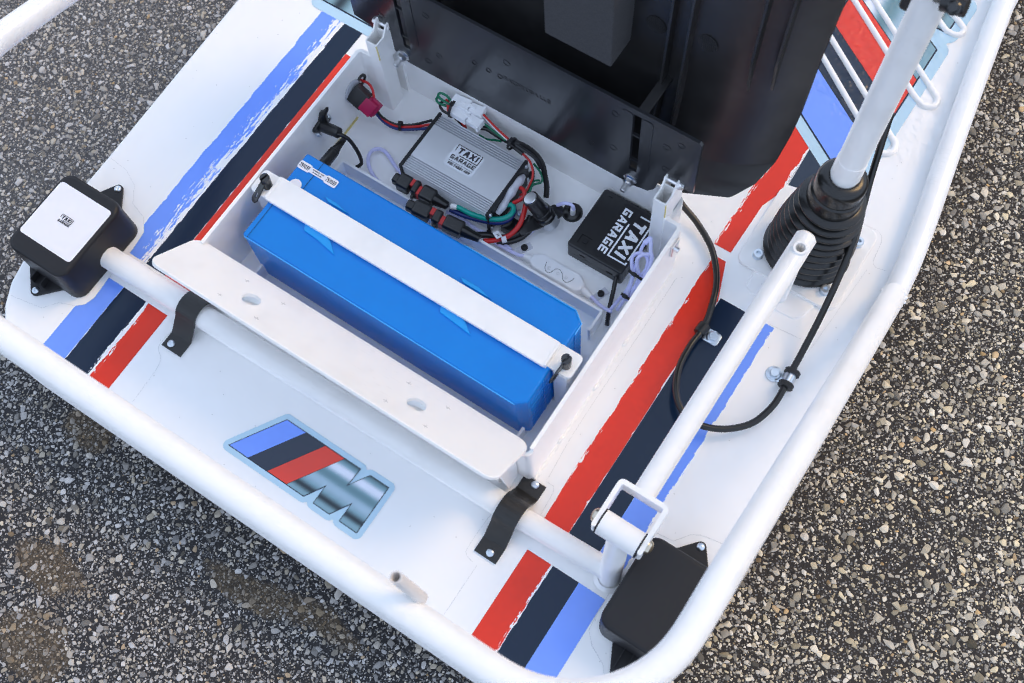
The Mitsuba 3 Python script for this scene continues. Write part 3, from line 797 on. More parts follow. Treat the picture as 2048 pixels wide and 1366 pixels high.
# raised foot bars on the deck
LOOPS = [[(0.0600, 0.5205), (0.0982, 0.4941), (0.17, 0.4447), (0.2100, 0.4175), (0.2215, 0.4085), (0.2238, 0.3990), (0.2170, 0.3920), (0.2060, 0.3950), (0.175, 0.4160), (0.1, 0.4690), (0.055, 0.5008)],
         [(0.0800, 0.5880), (0.1311, 0.5533), (0.1671, 0.5286), (0.2270, 0.4885), (0.2360, 0.4800), (0.2350, 0.4715), (0.2260, 0.4675), (0.2150, 0.4715), (0.1998, 0.4812), (0.1655, 0.5050), (0.1006, 0.5495), (0.07, 0.5704)],
         [(0.1100, 0.6480), (0.1799, 0.6005), (0.2120, 0.5840), (0.2200, 0.5770), (0.2180, 0.5690), (0.2080, 0.5670), (0.1924, 0.5740), (0.11, 0.6290)]]
for L_ in LOOPS:
    obj('foot_bar', tube([(x, y, DK + 0.0005) for x, y in L_], 0.0037, 12), 'white_paint', kart, smooth=60)

# ------------------------------------------------------------------ bumper hoop and side rail
def fillet(P, i, r, n=12):
    """round the corner P[i] of a 3-D polyline"""
    P = [np.array(p, float) for p in P]
    a, b, c = P[i - 1], P[i], P[i + 1]
    u, v = (a - b) / np.linalg.norm(a - b), (c - b) / np.linalg.norm(c - b)
    th = math.acos(u @ v)
    t = r / math.tan(th / 2)
    p0, p1 = b + u * t, b + v * t
    o = b + (u + v) / np.linalg.norm(u + v) * r / math.sin(th / 2)
    arc = []
    for k in range(n + 1):
        s = k / n
        q = (1 - s) * (p0 - o) + s * (p1 - o)
        q = q / np.linalg.norm(q) * r
        arc.append(o + q)
    return P[:i] + arc + P[i + 1:]


BR = 0.0124
hoop = [(-0.506, 0.30, 0.135), (-0.4955, 0.02, 0.338), (-0.4935, -0.0756, 0.366), (-0.4945, -0.2925, 0.392), (0.2955, -0.2925, 0.392), (0.2948, -0.1413, 0.385), (0.2973, 0.0075, 0.300), (0.2990, 0.1146, 0.220), (0.3006, 0.244, 0.1365)]
h1 = fillet(hoop, 4, 0.095, 16)
h1 = fillet(h1, 3, 0.095, 16)
hp = []
for a, b in zip(h1[:-1], h1[1:]):
    k = max(1, int(np.linalg.norm(b - a) / 0.006))
    hp += [a + (b - a) * t for t in np.linspace(0, 1, k, endpoint=False)]
hp.append(h1[-1])
hp = np.array(hp)
for _ in range(6):
    hp[1:-1] = 0.25 * hp[:-2] + 0.5 * hp[1:-1] + 0.25 * hp[2:]
obj('bumper', tube(hp, BR, 28, smooth=False), 'white_paint', kart, smooth=60, label='thick white bumper hoop round the front')
obj('side_rail', tube([(0.3012, 0.205, 0.128), (0.3004, 0.2514, 0.132), (0.2926, 0.3174, 0.135), (0.2676, 0.4604, 0.135), (0.2414, 0.6256, 0.135), (0.23, 0.72, 0.135)], 0.0122, 24), 'white_paint', kart, smooth=60, label='white rail along the right edge of the deck')
wl = []
for i in range(16):
    a = 2 * math.pi * i / 16
    wl.append(place(trimesh.creation.icosphere(1, 0.0022), (0.3004 + 0.0122 * math.cos(a), 0.2400 + 0.004 * math.sin(2 * a), 0.1385 + 0.0118 * math.sin(a))))
obj('weld_bead', cat(wl), 'white_paint', kart)
obj('pipe_stub', tm(man(rod((0.1235, -0.2785, 0.396), (0.1086, -0.2792, 0.440), 0.0047, 28)) - man(rod((0.1150, -0.2788, 0.4195), (0.1080, -0.2793, 0.4420), 0.0036, 28))), 'tan_pipe', kart, label='short open pipe stub on the front bumper')
obj('bore_shade', rod((0.1150, -0.2788, 0.4200), (0.1148, -0.2788, 0.4206), 0.0036, 20), 'black_plastic', kart + '__pipe_stub')  # black disc paints in the shade inside the pipe

# ------------------------------------------------------------------ axle tube, clamps, wheel covers
obj('axle_tube', cat(rod((-0.423, -0.1535, 0.1345), (0.108, -0.1490, 0.1345), 0.0124, 32), rod((0.107, -0.1495, 0.1335), (0.2095, -0.1465, 0.1335), 0.0108, 32)), 'white_paint', kart, label='white axle tube across the front of the deck')
for x0 in (-0.3040, 0.0878):
    c = key(kart + '__axle_clamp')
    yc = -0.1508
    arc = [(yc - 0.0475, 0.1212), (yc - 0.0305, 0.1212), (yc - 0.0275, 0.1240)]
    arc += [(yc + 0.0158 * math.cos(a), 0.1345 + 0.0158 * math.sin(a)) for a in np.linspace(math.radians(165), math.radians(15), 14)]
    arc += [(yc + 0.0235, 0.1235), (yc + 0.0265, 0.1212), (yc + 0.0415, 0.1212)]
    prof = LineString(arc).buffer(0.0012, cap_style='flat', join_style='round')
    m = trimesh.creation.extrude_polygon(prof, 0.0245, engine='earcut')
    Mx = np.eye(4); Mx[:3, :3] = np.array([[0, 0, 1], [1, 0, 0], [0, 1, 0]]); Mx[:3, 3] = (x0, 0, 0)
    m.apply_transform(Mx)
    scene[c] = mikit.ply(m, 'black_steel', smooth=35)
    obj('screw', pan_screw((x0 + (0.0078 if x0 < 0 else 0.0143), yc - 0.0412, 0.1222), 0.0042, turn=35), 'zinc', c)
    obj('screw', pan_screw((x0 + (0.0130 if x0 < 0 else 0.0142), yc + 0.0375, 0.1222), 0.0042, turn=10), 'zinc', c)
    labels[c] = {'label': 'black strap clamp over the ' + ('left' if x0 < 0 else 'right') + ' part of the axle tube'}


def wheel_cover(x0, x1, y0, y1, zt, ears, lab):
    c = key(kart + '__wheel_cover')
    body = soft(rrect(x0, y0, x1, y1, 0.013), 0.121, zt, 0.0045, 5)
    k = 0.022
    v = body.vertices
    cx, cy = (x0 + x1) / 2, (y0 + y1) / 2
    s = 1 - k * (v[:, 2] - 0.121) / 0.055
    v[:, 0] = cx + (v[:, 0] - cx) * s; v[:, 1] = cy + (v[:, 1] - cy) * s
    scene[c] = mikit.ply(trimesh.Trimesh(v, body.faces, process=False), 'black_plastic', smooth=35)
    labels[c] = {'label': lab}
    for (sx, sy), base in ears:
        tri = Polygon([base[0], base[1], (sx, sy)]).buffer(0.0001)
        tri = unary_union([Point(sx, sy).buffer(0.0055), Point(base[0]).buffer(0.002), Point(base[1]).buffer(0.002)]).convex_hull
        obj('fixing_ear', soft(tri, 0.1209, 0.1240, 0.0006, 2), 'black_plastic', c)
        obj('screw', pan_screw((sx, sy, 0.1238), 0.0040, turn=25), 'zinc', c)
        if sy < y0:
            for t in (0.32, 0.62):
                bx = base[0][0] + (base[1][0] - base[0][0]) * t
                obj('rib', rbox((bx - 0.0005, sy + 0.006 if t < .5 else y0 - 0.010, 0.1235), (bx + 0.0005, y0 + 0.002, 0.134), 0.0003), 'black_plastic', c)
    return c


wc = wheel_cover(-0.4885, -0.4085, -0.2070, -0.1055, 0.1755, [((-0.4571, -0.2235), ((-0.4793, -0.2055), (-0.4350, -0.2055))), ((-0.4611, -0.0837), ((-0.4790, -0.106), (-0.4410, -0.106)))], 'square black wheel cover with a white sticker, left')
st = rrect(-0.4835, -0.1870, -0.4135, -0.1190, 0.004)
stk = kart + '__wheel_cover__sticker'
obj('sticker', extr(st, 0.1753, 0.1759), 'label_white', kart + '__wheel_cover', label='blank white square sticker')
obj('lettering', place(taxi_logo(0.0155, 0.0003), (-0.4487, -0.1530, 0.1761), rz(0)), 'ink', kart + '__wheel_cover')
wheel_cover(0.2228, 0.3000, -0.1990, -0.1010, 0.1755, [((0.2620, -0.2240), ((0.2460, -0.200), (0.2780, -0.200))), ((0.2668, -0.0790), ((0.2440, -0.1), (0.2860, -0.1)))], 'plain black wheel cover at the right front corner')

# ------------------------------------------------------------------ lever arm with fork and pivot
lv = key(kart + '__lever_arm')
LZ = 0.225
labels[lv] = {'label': 'long white lever arm over the right stripes'}
bush_c = (0.2050, 0.1880)
arm = man(cat(rod((0.2033, -0.0900, LZ), (0.2033, 0.2060, LZ), 0.0106, 32)))
cutter = m3.Manifold.cube([0.05, 0.02, 0.05], True).translate([0.2033, 0.2140, LZ + 0.012])
arm = arm - man(rod((bush_c[0], bush_c[1], 0.2), (bush_c[0], bush_c[1], 0.27), 0.0050, 24))
scene[lv] = mikit.ply(tm(arm), 'white_paint', smooth=40)
ring = man(rod((bush_c[0], bush_c[1], 0.1225), (bush_c[0], bush_c[1], LZ + 0.0125), 0.0068, 28)) - man(rod((bush_c[0], bush_c[1], 0.15), (bush_c[0], bush_c[1], 0.25), 0.0047, 28))
obj('bushing', tm(ring), 'white_paint', lv)
obj('arm_tip', rod((0.2033, 0.2055, LZ), (0.2033, 0.2085, LZ), 0.0104, 32, 0.0085), 'white_paint', lv)
# fork: a U of flat strap
u = sbox(0.1793, -0.1400, 0.2297, -0.0900).buffer(0)
uo = unary_union([rrect(0.1793, -0.1300, 0.2297, -0.0880, 0.0055), sbox(0.1793, -0.1360, 0.1836, -0.115), sbox(0.2254, -0.1360, 0.2297, -0.115), Point(0.18145, -0.1360).buffer(0.00215), Point(0.22755, -0.1360).buffer(0.00215)])
ui = unary_union([rrect(0.1836, -0.1250, 0.2254, -0.0925, 0.002), sbox(0.1836, -0.1500, 0.2254, -0.1200)])
obj('fork', extr(uo.difference(ui), LZ - 0.0105, LZ + 0.0105), 'white_paint', lv, smooth=20)
obj('pivot_sleeve', rod((0.1852, -0.1287, LZ), (0.2238, -0.1287, LZ), 0.0118, 36), 'white_paint', lv)
for x in (0.1836, 0.2238):
    obj('washer', rod((x, -0.1287, LZ), (x + 0.0016, -0.1287, LZ), 0.0122, 32), 'black_plastic', lv)
for x, s in ((0.1793, -1), (0.2297, 1)):
    obj('pivot_bolt', lathe([(0.0072, 0), (0.0070, 0.001), (0.0060, 0.0032), (0.0040, 0.0046), (0.0015, 0.0052), (0, 0.0052)], 28, (x, -0.1265, LZ), (s, 0, 0)), 'yellow_zinc', lv)
obj('post', rod((0.2092, -0.1500, 0.122), (0.2043, -0.1300, LZ - 0.006), 0.0108, 32), 'white_paint', lv)
obj('post_foot', lathe([(0.0150, 0), (0.0148, 0.001), (0.0122, 0.0035), (0.0110, 0.006)], 32, (0.2092, -0.1500, 0.1212), (0, 0, 1)), 'white_paint', lv)
obj('foot_plate', soft(Polygon([(0.168, 0.2), (0.170, 0.1800), (0.1765, 0.1752), (0.200, 0.176), (0.204, 0.172), (0.228, 0.173), (0.234, 0.179), (0.240, 0.199), (0.240, 0.21), (0.168, 0.21)]).buffer(0.004).buffer(-0.004).buffer(-0.002).buffer(0.002), DK - 0.001, DK + 0.0012, 0.0011, 3), 'deck_white', kart)

# ------------------------------------------------------------------ steering column with boot
col = key(kart + '__steering_column')
labels[col] = {'label': 'white steering column rising out of a black rubber boot'}
B0, B1 = np.array([0.202, 0.249, 0.1235]), np.array([0.2063, 0.2615, 0.268])
ax = (B1 - B0) / np.linalg.norm(B1 - B0)
prof = [(0, 0.0), (0.0455, 0.0), (0.0460, 0.002), (0.0445, 0.004)]
N = 9
for i in range(N):
    t0 = i / N
    h0 = 0.006 + 0.094 * t0
    r = 0.0442 - 0.0135 * t0 ** 1.6
    hh = 0.094 / N
    prof += [(r - 0.0042, h0), (r - 0.0006, h0 + hh * 0.50), (r, h0 + hh * 0.66), (r - 0.0004, h0 + hh * 0.78), (r - 0.0040, h0 + hh * 0.97)]
prof += [(0.0262, 0.1005), (0.0268, 0.1030), (0.0262, 0.1120), (0.0256, 0.1150), (0.0238, 0.1165), (0.0240, 0.1185), (0.0244, 0.1300), (0.0236, 0.1350), (0.0200, 0.1385), (0.0152, 0.1395), (0.0138, 0.1390), (0.0136, 0.130)]
boot = lathe(prof, 72, B0, ax)
v = boot.vertices - B0
hgt = v @ ax
ang = np.arctan2(v[:, 1], v[:, 0])
wob = 0.0009 * np.sin(ang * 2 + 9 * hgt / 0.14) * np.clip(hgt / 0.02, 0, 1) * np.clip((0.11 - hgt) / 0.02, 0, 1)
boot.vertices = boot.vertices + np.outer(wob, ax) * 1.6
obj('boot', boot, 'rubber', col, smooth=38, label='black rubber bellows boot')
top = np.array([0.2062, 0.3050, 0.4650])
d = top - np.array([0.2060, 0.2600, 0.25])
obj('column_tube', rod((0.2060, 0.2600, 0.25), top + d * 1.0, 0.0136, 36), 'white_paint', col)
obj('collar', rod(np.array([0.2060, 0.2600, 0.25]) + d * 0.06, np.array([0.2060, 0.2600, 0.25]) + d * 0.158, 0.0144, 36, 0.0142, 0.0004), 'white_paint', col)
obj('base_plate', soft(affinity.rotate(rrect(0.1455, 0.1985, 0.2580, 0.3035, 0.011), 0), 0.1212, 0.1242, 0.0009, 3), 'white_paint', kart, label='white square plate under the rubber boot')
for x, y in ((0.1632, 0.2150), (0.2400, 0.2158), (0.2434, 0.2815), (0.1632, 0.2820)):
    obj('cap_screw', cap_screw((x, y, 0.1242)), 'zinc', kart + '__base_plate')
gc = top + d * 0.150
obj('clamp_ring', lathe([(0.0137, -0.011), (0.0185, -0.011), (0.0195, -0.009), (0.0195, 0.009), (0.0185, 0.011), (0.0137, 0.011)], 36, gc, d), 'black_satin', col)
obj('clamp_lug', cat(rod(gc + [0.010, -0.018, -0.006], gc + [0.028, -0.018, -0.002], 0.0075, 24), rod(gc + [0.010, -0.018, -0.006], gc + [0.004, -0.004, 0], 0.0075, 24)), 'black_satin', col)
obj('clamp_bolt', hex_bolt(gc + np.array([0.020, -0.0255, 0.001]), 0.0042, (-0.1, -0.6, 0.8), 0.0056), 'black_gloss', col)
obj('grip_pad', obox(top + np.array([-0.0150, 0.0060, 0.004]), (0.012, 0.016, 0.036), 0.004, frame(d)), 'rubber_matt', col)

# ------------------------------------------------------------------ electrics box on the deck
bx = key(kart + '__box')
labels[bx] = {'label': 'open white steel box holding the electrics'}
inner = Polygon([(-0.2900, -0.1085), (0.0935, -0.1085), (0.0935, 0.1580), (0.0785, 0.1580), (0.0785, 0.1895), (-0.2755, 0.1895), (-0.2755, 0.1580), (-0.2900, 0.1580)])
inner = inner.buffer(-0.003).buffer(0.003)
shell = inner.buffer(0.0038, join_style='round').difference(inner)
HT = 0.2125


def wall(nm, clip, z1):
    m = extr(shell.intersection(clip), 0.1205, z1)
    obj(nm, m, 'white_paint', bx, smooth=30)


wall('left_wall', sbox(-0.31, -0.1040, -0.2700, 0.1625), HT)
wall('right_wall', sbox(0.0740, -0.1040, 0.11, 0.1625), HT)
wall('front_wall', sbox(-0.31, -0.13, 0.11, -0.1040), 0.2050)
wall('back_wall', sbox(-0.31, 0.1625, 0.11, 0.22), 0.2000)
obj('floor', extr(inner.buffer(0.001), 0.1206, 0.1246), 'box_white', bx)
# flange and weld beads along the outer right wall
obj('flange', extr(Polygon([(0.0973, -0.1085), (0.1000, -0.1085), (0.1000, 0.150), (0.0973, 0.150)]), 0.1205, 0.1222), 'white_paint', bx)
for y in (0.0601, 0.0038, -0.0613):
    obj('weld_bead', place(trimesh.creation.icosphere(2, 1.0).apply_scale([0.0022, 0.0048, 0.0026]), (0.0982, y, 0.1225)), 'white_paint', bx)
obj('sealant_bead', tube([(-0.2890, 0.072, 0.1252), (-0.2888, 0.10, 0.1254), (-0.2892, 0.128, 0.1251)], 0.0011, 8), 'sealant', bx)
for x0 in (-0.2755, 0.0640):
    k = key(kart + '__hinge_post')
    W = 0.0145
    o = rrect(x0, 0.1560, x0 + W, 0.1765, 0.0016); i_ = rrect(x0 + 0.0016, 0.1576, x0 + W - 0.0016, 0.1749, 0.0009)
    scene[k] = mikit.ply(cat(extr(o.difference(i_), 0.1247, 0.2440), extr(rrect(x0 + 0.002, 0.158, x0 + W - 0.002, 0.1745, 0.0005), 0.1247, 0.20)), 'white_paint', smooth=30)
    ear = Polygon([(0.1690, 0.205), (0.1895, 0.205), (0.1895, 0.232), (0.1865, 0.250), (0.1820, 0.2555), (0.1760, 0.2555), (0.1690, 0.2435)])
    for xx in (x0, x0 + W - 0.0018):
        m = trimesh.creation.extrude_polygon(ear, 0.0018, engine='earcut')
        Mx = np.eye(4); Mx[:3, :3] = np.array([[0, 0, 1], [1, 0, 0], [0, 1, 0]]); Mx[:3, 3] = (xx, 0, 0)
        m.apply_transform(Mx)
        obj('ear', m, 'white_paint', k)
    obj('pin', rod((x0 - 0.0015, 0.1795, 0.2480), (x0 + W + 0.0015, 0.1795, 0.2480), 0.0022, 20), 'chrome', k)
    obj('pin_head', hex_bolt((x0 + (-0.001 if x0 < 0 else W + 0.001), 0.1795, 0.2480), 0.0036, (-1 if x0 < 0 else 1, 0, 0), 0.0046, 0.003), 'chrome', k)
    obj('paint_run', tube([(x0 + W - 0.0004, 0.1562, 0.2430), (x0 + W + 0.0001, 0.1561, 0.230), (x0 + W + 0.0001, 0.1562, 0.2200)], 0.0007, 6), 'sealant', k)
obj('back_skirt', extr(Polygon([(-0.2610, 0.1855), (-0.2610, 0.1895), (-0.2755, 0.1895), (-0.2755, 0.1855)]), 0.1247, 0.243), 'white_paint', bx)
obj('catch', cat(rbox((0.0974, 0.138, 0.185), (0.1000, 0.152, 0.205), 0.001), rod((0.0985, 0.1455, 0.192), (0.1035, 0.1455, 0.192), 0.0030, 20)), 'chrome', bx)

# tilted front bracket with two large holes
fb = key(kart + '__front_bracket')
labels[fb] = {'label': 'tilted white bracket plate with two round holes in front of the box'}
TI = rx(-41)
FC = np.array([0, -0.127, 0.2300])
pl = rrect(-0.3020, -0.0365, 0.0925, 0.0365, 0.0125)
pm = man(soft(pl, -0.0035, 0, 0.0012, 3))
HO = [(-0.2030, -0.0030), (-0.0108, -0.0040)]
for hx, hy in HO:
    pm = pm - m3.Manifold.cylinder(0.02, 0.0093, 0.0093, 40).translate([hx, hy, -0.01])
scene[fb] = mikit.ply(place(tm(pm), FC, TI), 'white_paint', smooth=35)
for hx, hy in HO:
    obj('sub_plate', place(extr(Point(hx, hy).buffer(0.014), -0.0135, -0.0125), FC, TI), 'white_paint', fb)
    obj('rivet', place(extr(Polygon([(hx - 0.004, hy - 0.0066), (hx + 0.004, hy - 0.0066), (hx + 0.006, hy - 0.001), (hx, hy + 0.0045), (hx - 0.006, hy - 0.001)]), -0.0124, -0.0100), FC, TI), 'white_paint', fb)
    for sx in (-0.0218, 0.0222):
        for sy in (0.0205, -0.0200):
            cr = unary_union([sbox(hx + sx - 0.0026, hy + sy - 0.0003, hx + sx + 0.0026, hy + sy + 0.0003), sbox(hx + sx - 0.0003, hy + sy - 0.0022, hx + sx + 0.0003, hy + sy + 0.0022)])
            obj('cross_mark', place(extr(cr, 0.0, 0.0003), FC, TI), 'mark_grey', fb)
g = Polygon([(-0.1400, 0.2300), (-0.1120, 0.2040), (-0.1130, 0.2000), (-0.1140, 0.1207), (-0.1300, 0.1207), (-0.1370, 0.1900)])
for gx in (-0.2700, 0.0700, 0.0795):
    m = trimesh.creation.extrude_polygon(g, 0.0030, engine='earcut')
    Mx = np.eye(4); Mx[:3, :3] = np.array([[0, 0, 1], [1, 0, 0], [0, 1, 0]]); Mx[:3, 3] = (gx, 0, 0)
    m.apply_transform(Mx)
    obj('gusset', m, 'white_paint', fb)

# rails round the battery
rl = key(kart + '__battery_tray')
labels[rl] = {'label': 'low rails holding the battery on the box floor'}
scene[rl] = mikit.ply(cat(rbox((-0.2600, 0.0650, 0.1246), (0.0662, 0.0680, 0.1500), 0.0005), rbox((-0.2605, 0.0480, 0.1246), (-0.2576, 0.0652, 0.1500), 0.0005), rbox((0.0640, 0.0420, 0.1246), (0.0668, 0.0652, 0.1500), 0.0005)), 'box_white', smooth=30)
obj('front_rail', cat(rbox((-0.2600, -0.0900, 0.1246), (0.0640, -0.0870, 0.1480), 0.0005), rbox((0.0640, -0.0900, 0.1246), (0.0670, -0.0760, 0.1480), 0.0005), rbox((-0.2600, -0.0900, 0.1246), (-0.2572, -0.0740, 0.1480), 0.0005)), 'box_white', rl)

# wheels under the deck
for wx, wy in ((-0.40, -0.155), (0.21, -0.155), (-0.36, 0.60), (0.17, 0.60)):
    obj('wheel', lathe([(0.006, -0.016), (0.036, -0.017), (0.043, -0.011), (0.043, 0.011), (0.036, 0.017), (0.006, 0.016)], 36, (wx, wy, 0.043), (1, 0, 0)), 'rubber_matt', kart)
    obj('wheel_fork', cat(rbox((wx - 0.024, wy - 0.012, 0.036), (wx - 0.019, wy + 0.012, 0.0865), 0.001), rbox((wx + 0.019, wy - 0.012, 0.036), (wx + 0.024, wy + 0.012, 0.0865), 0.001), rod((wx - 0.022, wy, 0.043), (wx + 0.022, wy, 0.043), 0.006)), 'black_steel', kart)

# ------------------------------------------------------------------ battery
bt = thing('battery_pack', 'large bright blue battery block with white warranty stickers in the box', 'battery')
BZ = 0.2150
bo = Polygon([(-0.2625, -0.0755), (0.0600, -0.0775), (0.0690, -0.0700), (0.0690, 0.0220), (0.0575, 0.0312), (-0.2625, 0.0312)])
body = soft(bo.buffer(-0.0022).buffer(0.0022), 0.1262, BZ, 0.0026, 4)
v = body.vertices
v[:, 2] += np.where(v[:, 2] > 0.2, 0.0012 * (meshkit.noise(np.c_[v[:, 0] * 14, v[:, 1] * 14, v[:, 0] * 0], 3) - 0.5), 0)
obj('casing', trimesh.Trimesh(v, body.faces, process=False), 'battery_blue', bt, smooth=45)
for ln in ([(-0.2406, 0.0312), (-0.2408, -0.0050)], [(-0.2560, -0.034), (-0.2556, -0.0755)]):
    obj('end_seam', sheet(LineString(ln).buffer(0.0003), BZ + 0.0008), 'film_line', bt, smooth=False)
obj('edge_glint', tube([(-0.2600, -0.0762, 0.2134), (-0.1, -0.0769, 0.2136), (0.0595, -0.0778, 0.2134)], 0.0006, 8, False), 'edge_glint', bt)  # bright highlight along the top edges, painted as thin pale lines
obj('edge_glint', tube([(-0.0700, 0.0312, 0.2132), (0.0570, 0.0314, 0.2134), (0.0692, 0.0222, 0.2134), (0.0694, 0.010, 0.2132)], 0.0006, 8, False), 'edge_glint', bt)
rows = []
for k in range(7):
    z = 0.135 + 0.0105 * k
    rows.append(rbox((0.0682, -0.0660, z), (0.0698, 0.0205, z + 0.0013), 0.0005))
for y in (-0.045, -0.018, 0.009):
    rows.append(rbox((0.0682, y, 0.128), (0.0699, y + 0.0016, 0.212), 0.0005))
obj('wrap_crease', cat(rows), 'battery_blue', bt)
for z0, y in ((0.205, 0.0290), (0.205, -0.0725)):
    obj('end_screw', pan_screw((-0.2625, y, z0), 0.0026, (-1, 0, 0)), 'zinc', bt)
for pts, hh in (([(-0.2165, -0.0322), (-0.1990, -0.0322), (-0.1840, -0.0350), (-0.1705, -0.0460), (-0.1960, -0.0415), (-0.2120, -0.0405)], 0.0014), ([(-0.0535, -0.0325), (-0.0350, -0.0325), (-0.0240, -0.0350), (-0.0119, -0.0440), (-0.0350, -0.0415), (-0.0500, -0.0400)], 0.0014),
                ([(-0.2170, 0.0005), (-0.2020, 0.0005), (-0.1850, -0.0028), (-0.2100, -0.0030)], 0.0018), ([(-0.0545, 0.0005), (-0.0330, 0.0008), (-0.0155, -0.0035), (-0.0480, -0.0034)], 0.0018)):
    obj('wrap_fold', soft(Polygon(pts), BZ - 0.001, BZ + hh + 0.0008, 0.0008, 2), 'wrap_light', bt, smooth=25)
ws = unary_union([rrect(-0.2617, 0.0126, -0.2475, 0.0216, 0.0018), rrect(-0.2288, 0.0126, -0.2145, 0.0216, 0.0018), sbox(-0.25, 0.0140, -0.226, 0.0202)])
SZ = BZ + 0.0009
wsk = obj('warranty_sticker', extr(ws, SZ - 0.0004, SZ), 'label_white', bt, label='white warranty sticker shaped like a dumbbell')
obj('lettering', cat(place(lettering('759039', 0.0042, 0.0120), (-0.2546, 0.0170, SZ)), place(lettering('759039', 0.0042, 0.0120), (-0.2217, 0.0170, SZ)),
                     place(lettering('WARRANTY VOID', 0.0014, 0.0140, bold=False), (-0.2382, 0.0184, SZ)), place(lettering('IF REMOVED', 0.0014, 0.0110, bold=False), (-0.2382, 0.0158, SZ))), 'ink', wsk)
obj('round_sticker', extr(Point(-0.2503, -0.0048).buffer(0.0066), SZ - 0.0004, SZ), 'label_white', bt)

# hold-down bar across the battery, with two quick-release levers
hb = thing('hold_down_bar', 'flat white steel bar clamping the blue battery', 'bar')
HZ = 0.2215
obj('bar', soft(rrect(-0.2640, -0.0345, 0.0630, -0.0062, 0.0008), HZ - 0.0045, HZ, 0.0007, 2), 'white_paint', hb)
obj('end_tab', soft(rrect(0.0610, -0.0310, 0.0895, -0.0050, 0.0048), 0.2125, 0.2160, 0.0006, 2), 'white_paint', hb)
obj('end_tab', soft(rrect(-0.2870, -0.0325, -0.2620, -0.0060, 0.0048), 0.2125, 0.2160, 0.0006, 2), 'white_paint', hb)
for bx_ in (0.0635, -0.2640):
    obj('bend', place(rbox((-0.0016, -0.0335, -0.0045), (0.0016, -0.0068, 0.0045), 0.001), (bx_, 0, 0.2180)), 'white_paint', hb)
obj('post', extr(rrect(0.0710, -0.0315, 0.0865, -0.0085, 0.0012), 0.1248, 0.2123), 'white_paint', hb)
obj('post', extr(rrect(-0.2845, -0.0315, -0.2690, -0.0085, 0.0012), 0.1248, 0.2123), 'white_paint', hb)
for px, py, ld in ((0.0795, -0.0210, np.array([-0.005, -0.0225, -0.022])), (-0.2725, -0.0205, np.array([-0.006, -0.021, -0.021]))):
    q = key(hb + '__release_lever')
    s = 1 if px > 0 else -1
    a0, a1 = np.array([px, py, 0.2160]), np.array([px, py + 0.001, 0.2330])
    kn = man(rod(a0, a1, 0.0050, 28, ch=0.0006)) - m3.Manifold.cube([0.0022, 0.02, 0.012], True).rotate([0, 0, -12]).translate([px, py, 0.2330])
    scene[q] = mikit.ply(tm(kn), 'black_gloss', smooth=35)
    b = Polygon([(-0.0030, 0.004), (0.0030, 0.004), (0.0040, -0.020), (0.0042, -0.026), (0.0025, -0.0295), (-0.0025, -0.0295), (-0.0042, -0.026), (-0.0040, -0.020)])
    b = b.difference(Polygon([(-0.0012, -0.018), (0.0012, -0.018), (0.0012, -0.024), (-0.0012, -0.024)]))
    bl = place(extr(b, -0.0007, 0.0007), (0, 0, 0), None)
    # blade stands on edge for the right lever and lies flatter for the left one
    dirv = ld / np.linalg.norm(ld)
    nrm = np.array([1, 0, 0.25]) if px > 0 else np.array([-0.25, -0.5, 0.8])
    nrm = nrm - dirv * (nrm @ dirv); nrm /= np.linalg.norm(nrm)
    Rm = np.c_[np.cross(-dirv, nrm), -dirv, nrm]
    obj('blade', place(bl, a1 - np.array([0, 0, 0.004]), Rm), 'black_gloss', q)

# ------------------------------------------------------------------ motor controller
mc = thing('motor_controller', 'silver ribbed aluminium controller box with black and silver TAXI GARAGE label', 'controller')
yt0, yt1, zt, zb = 0.0905, 0.1632, 0.1610, 0.1265
pts = [(yt0, zb), (yt0, zb + 0.004)]
for k in range(6):
    z = zb + 0.005 + k * 0.0048
    pts += [(yt0, z), (yt0 + 0.0014, z + 0.0004), (yt0 + 0.0014, z + 0.0022), (yt0, z + 0.0026)]
pts += [(yt0, zt)]
y = yt0 + 0.0012
while y < 0.1065:
    pts += [(y, zt), (y + 0.0001, zt - 0.0034), (y + 0.0012, zt - 0.0034), (y + 0.0013, zt)]
    y += 0.0026
y = 0.1500
while y < 0.1612:
    pts += [(y, zt), (y + 0.0001, zt - 0.0034), (y + 0.0012, zt - 0.0034), (y + 0.0013, zt)]
    y += 0.0026
pts += [(yt1, zt), (yt1, zb)]
m = trimesh.creation.extrude_polygon(Polygon(pts), 0.1060, engine='earcut')
Mx = np.eye(4); Mx[:3, :3] = np.array([[0, 0, 1], [1, 0, 0], [0, 1, 0]]); Mx[:3, 3] = (-0.1960, 0, 0)
m.apply_transform(Mx)
obj('ribbed_case', m, 'aluminium', mc, smooth=False)
for x0 in (-0.1998, -0.0900):
    obj('end_cap', rbox((x0, 0.0890, 0.1255), (x0 + 0.0036, 0.1648, 0.1624), 0.0008), 'black_plastic', mc)
for y_, z_ in ((0.0925, 0.1590), (0.0925, 0.1300), (0.1600, 0.1580), (0.1600, 0.130)):
    obj('screw', pan_screw((-0.0866, y_, z_), 0.0026, (1, 0, 0)), 'zinc', mc)
for y_ in (0.086, 0.1675):
    obj('mounting_lug', rbox((-0.0895, y_ - 0.004, 0.1247), (-0.0850, y_ + 0.004, 0.1290), 0.0008), 'black_plastic', mc)
lb = obj('label', extr(rrect(-0.1617, 0.1165, -0.1263, 0.1430, 0.0020), zt, zt + 0.0004), 'silver_label', mc, label='silver label with black lettering')
ctr = np.array([-0.1440, 0.1332, zt + 0.0004])
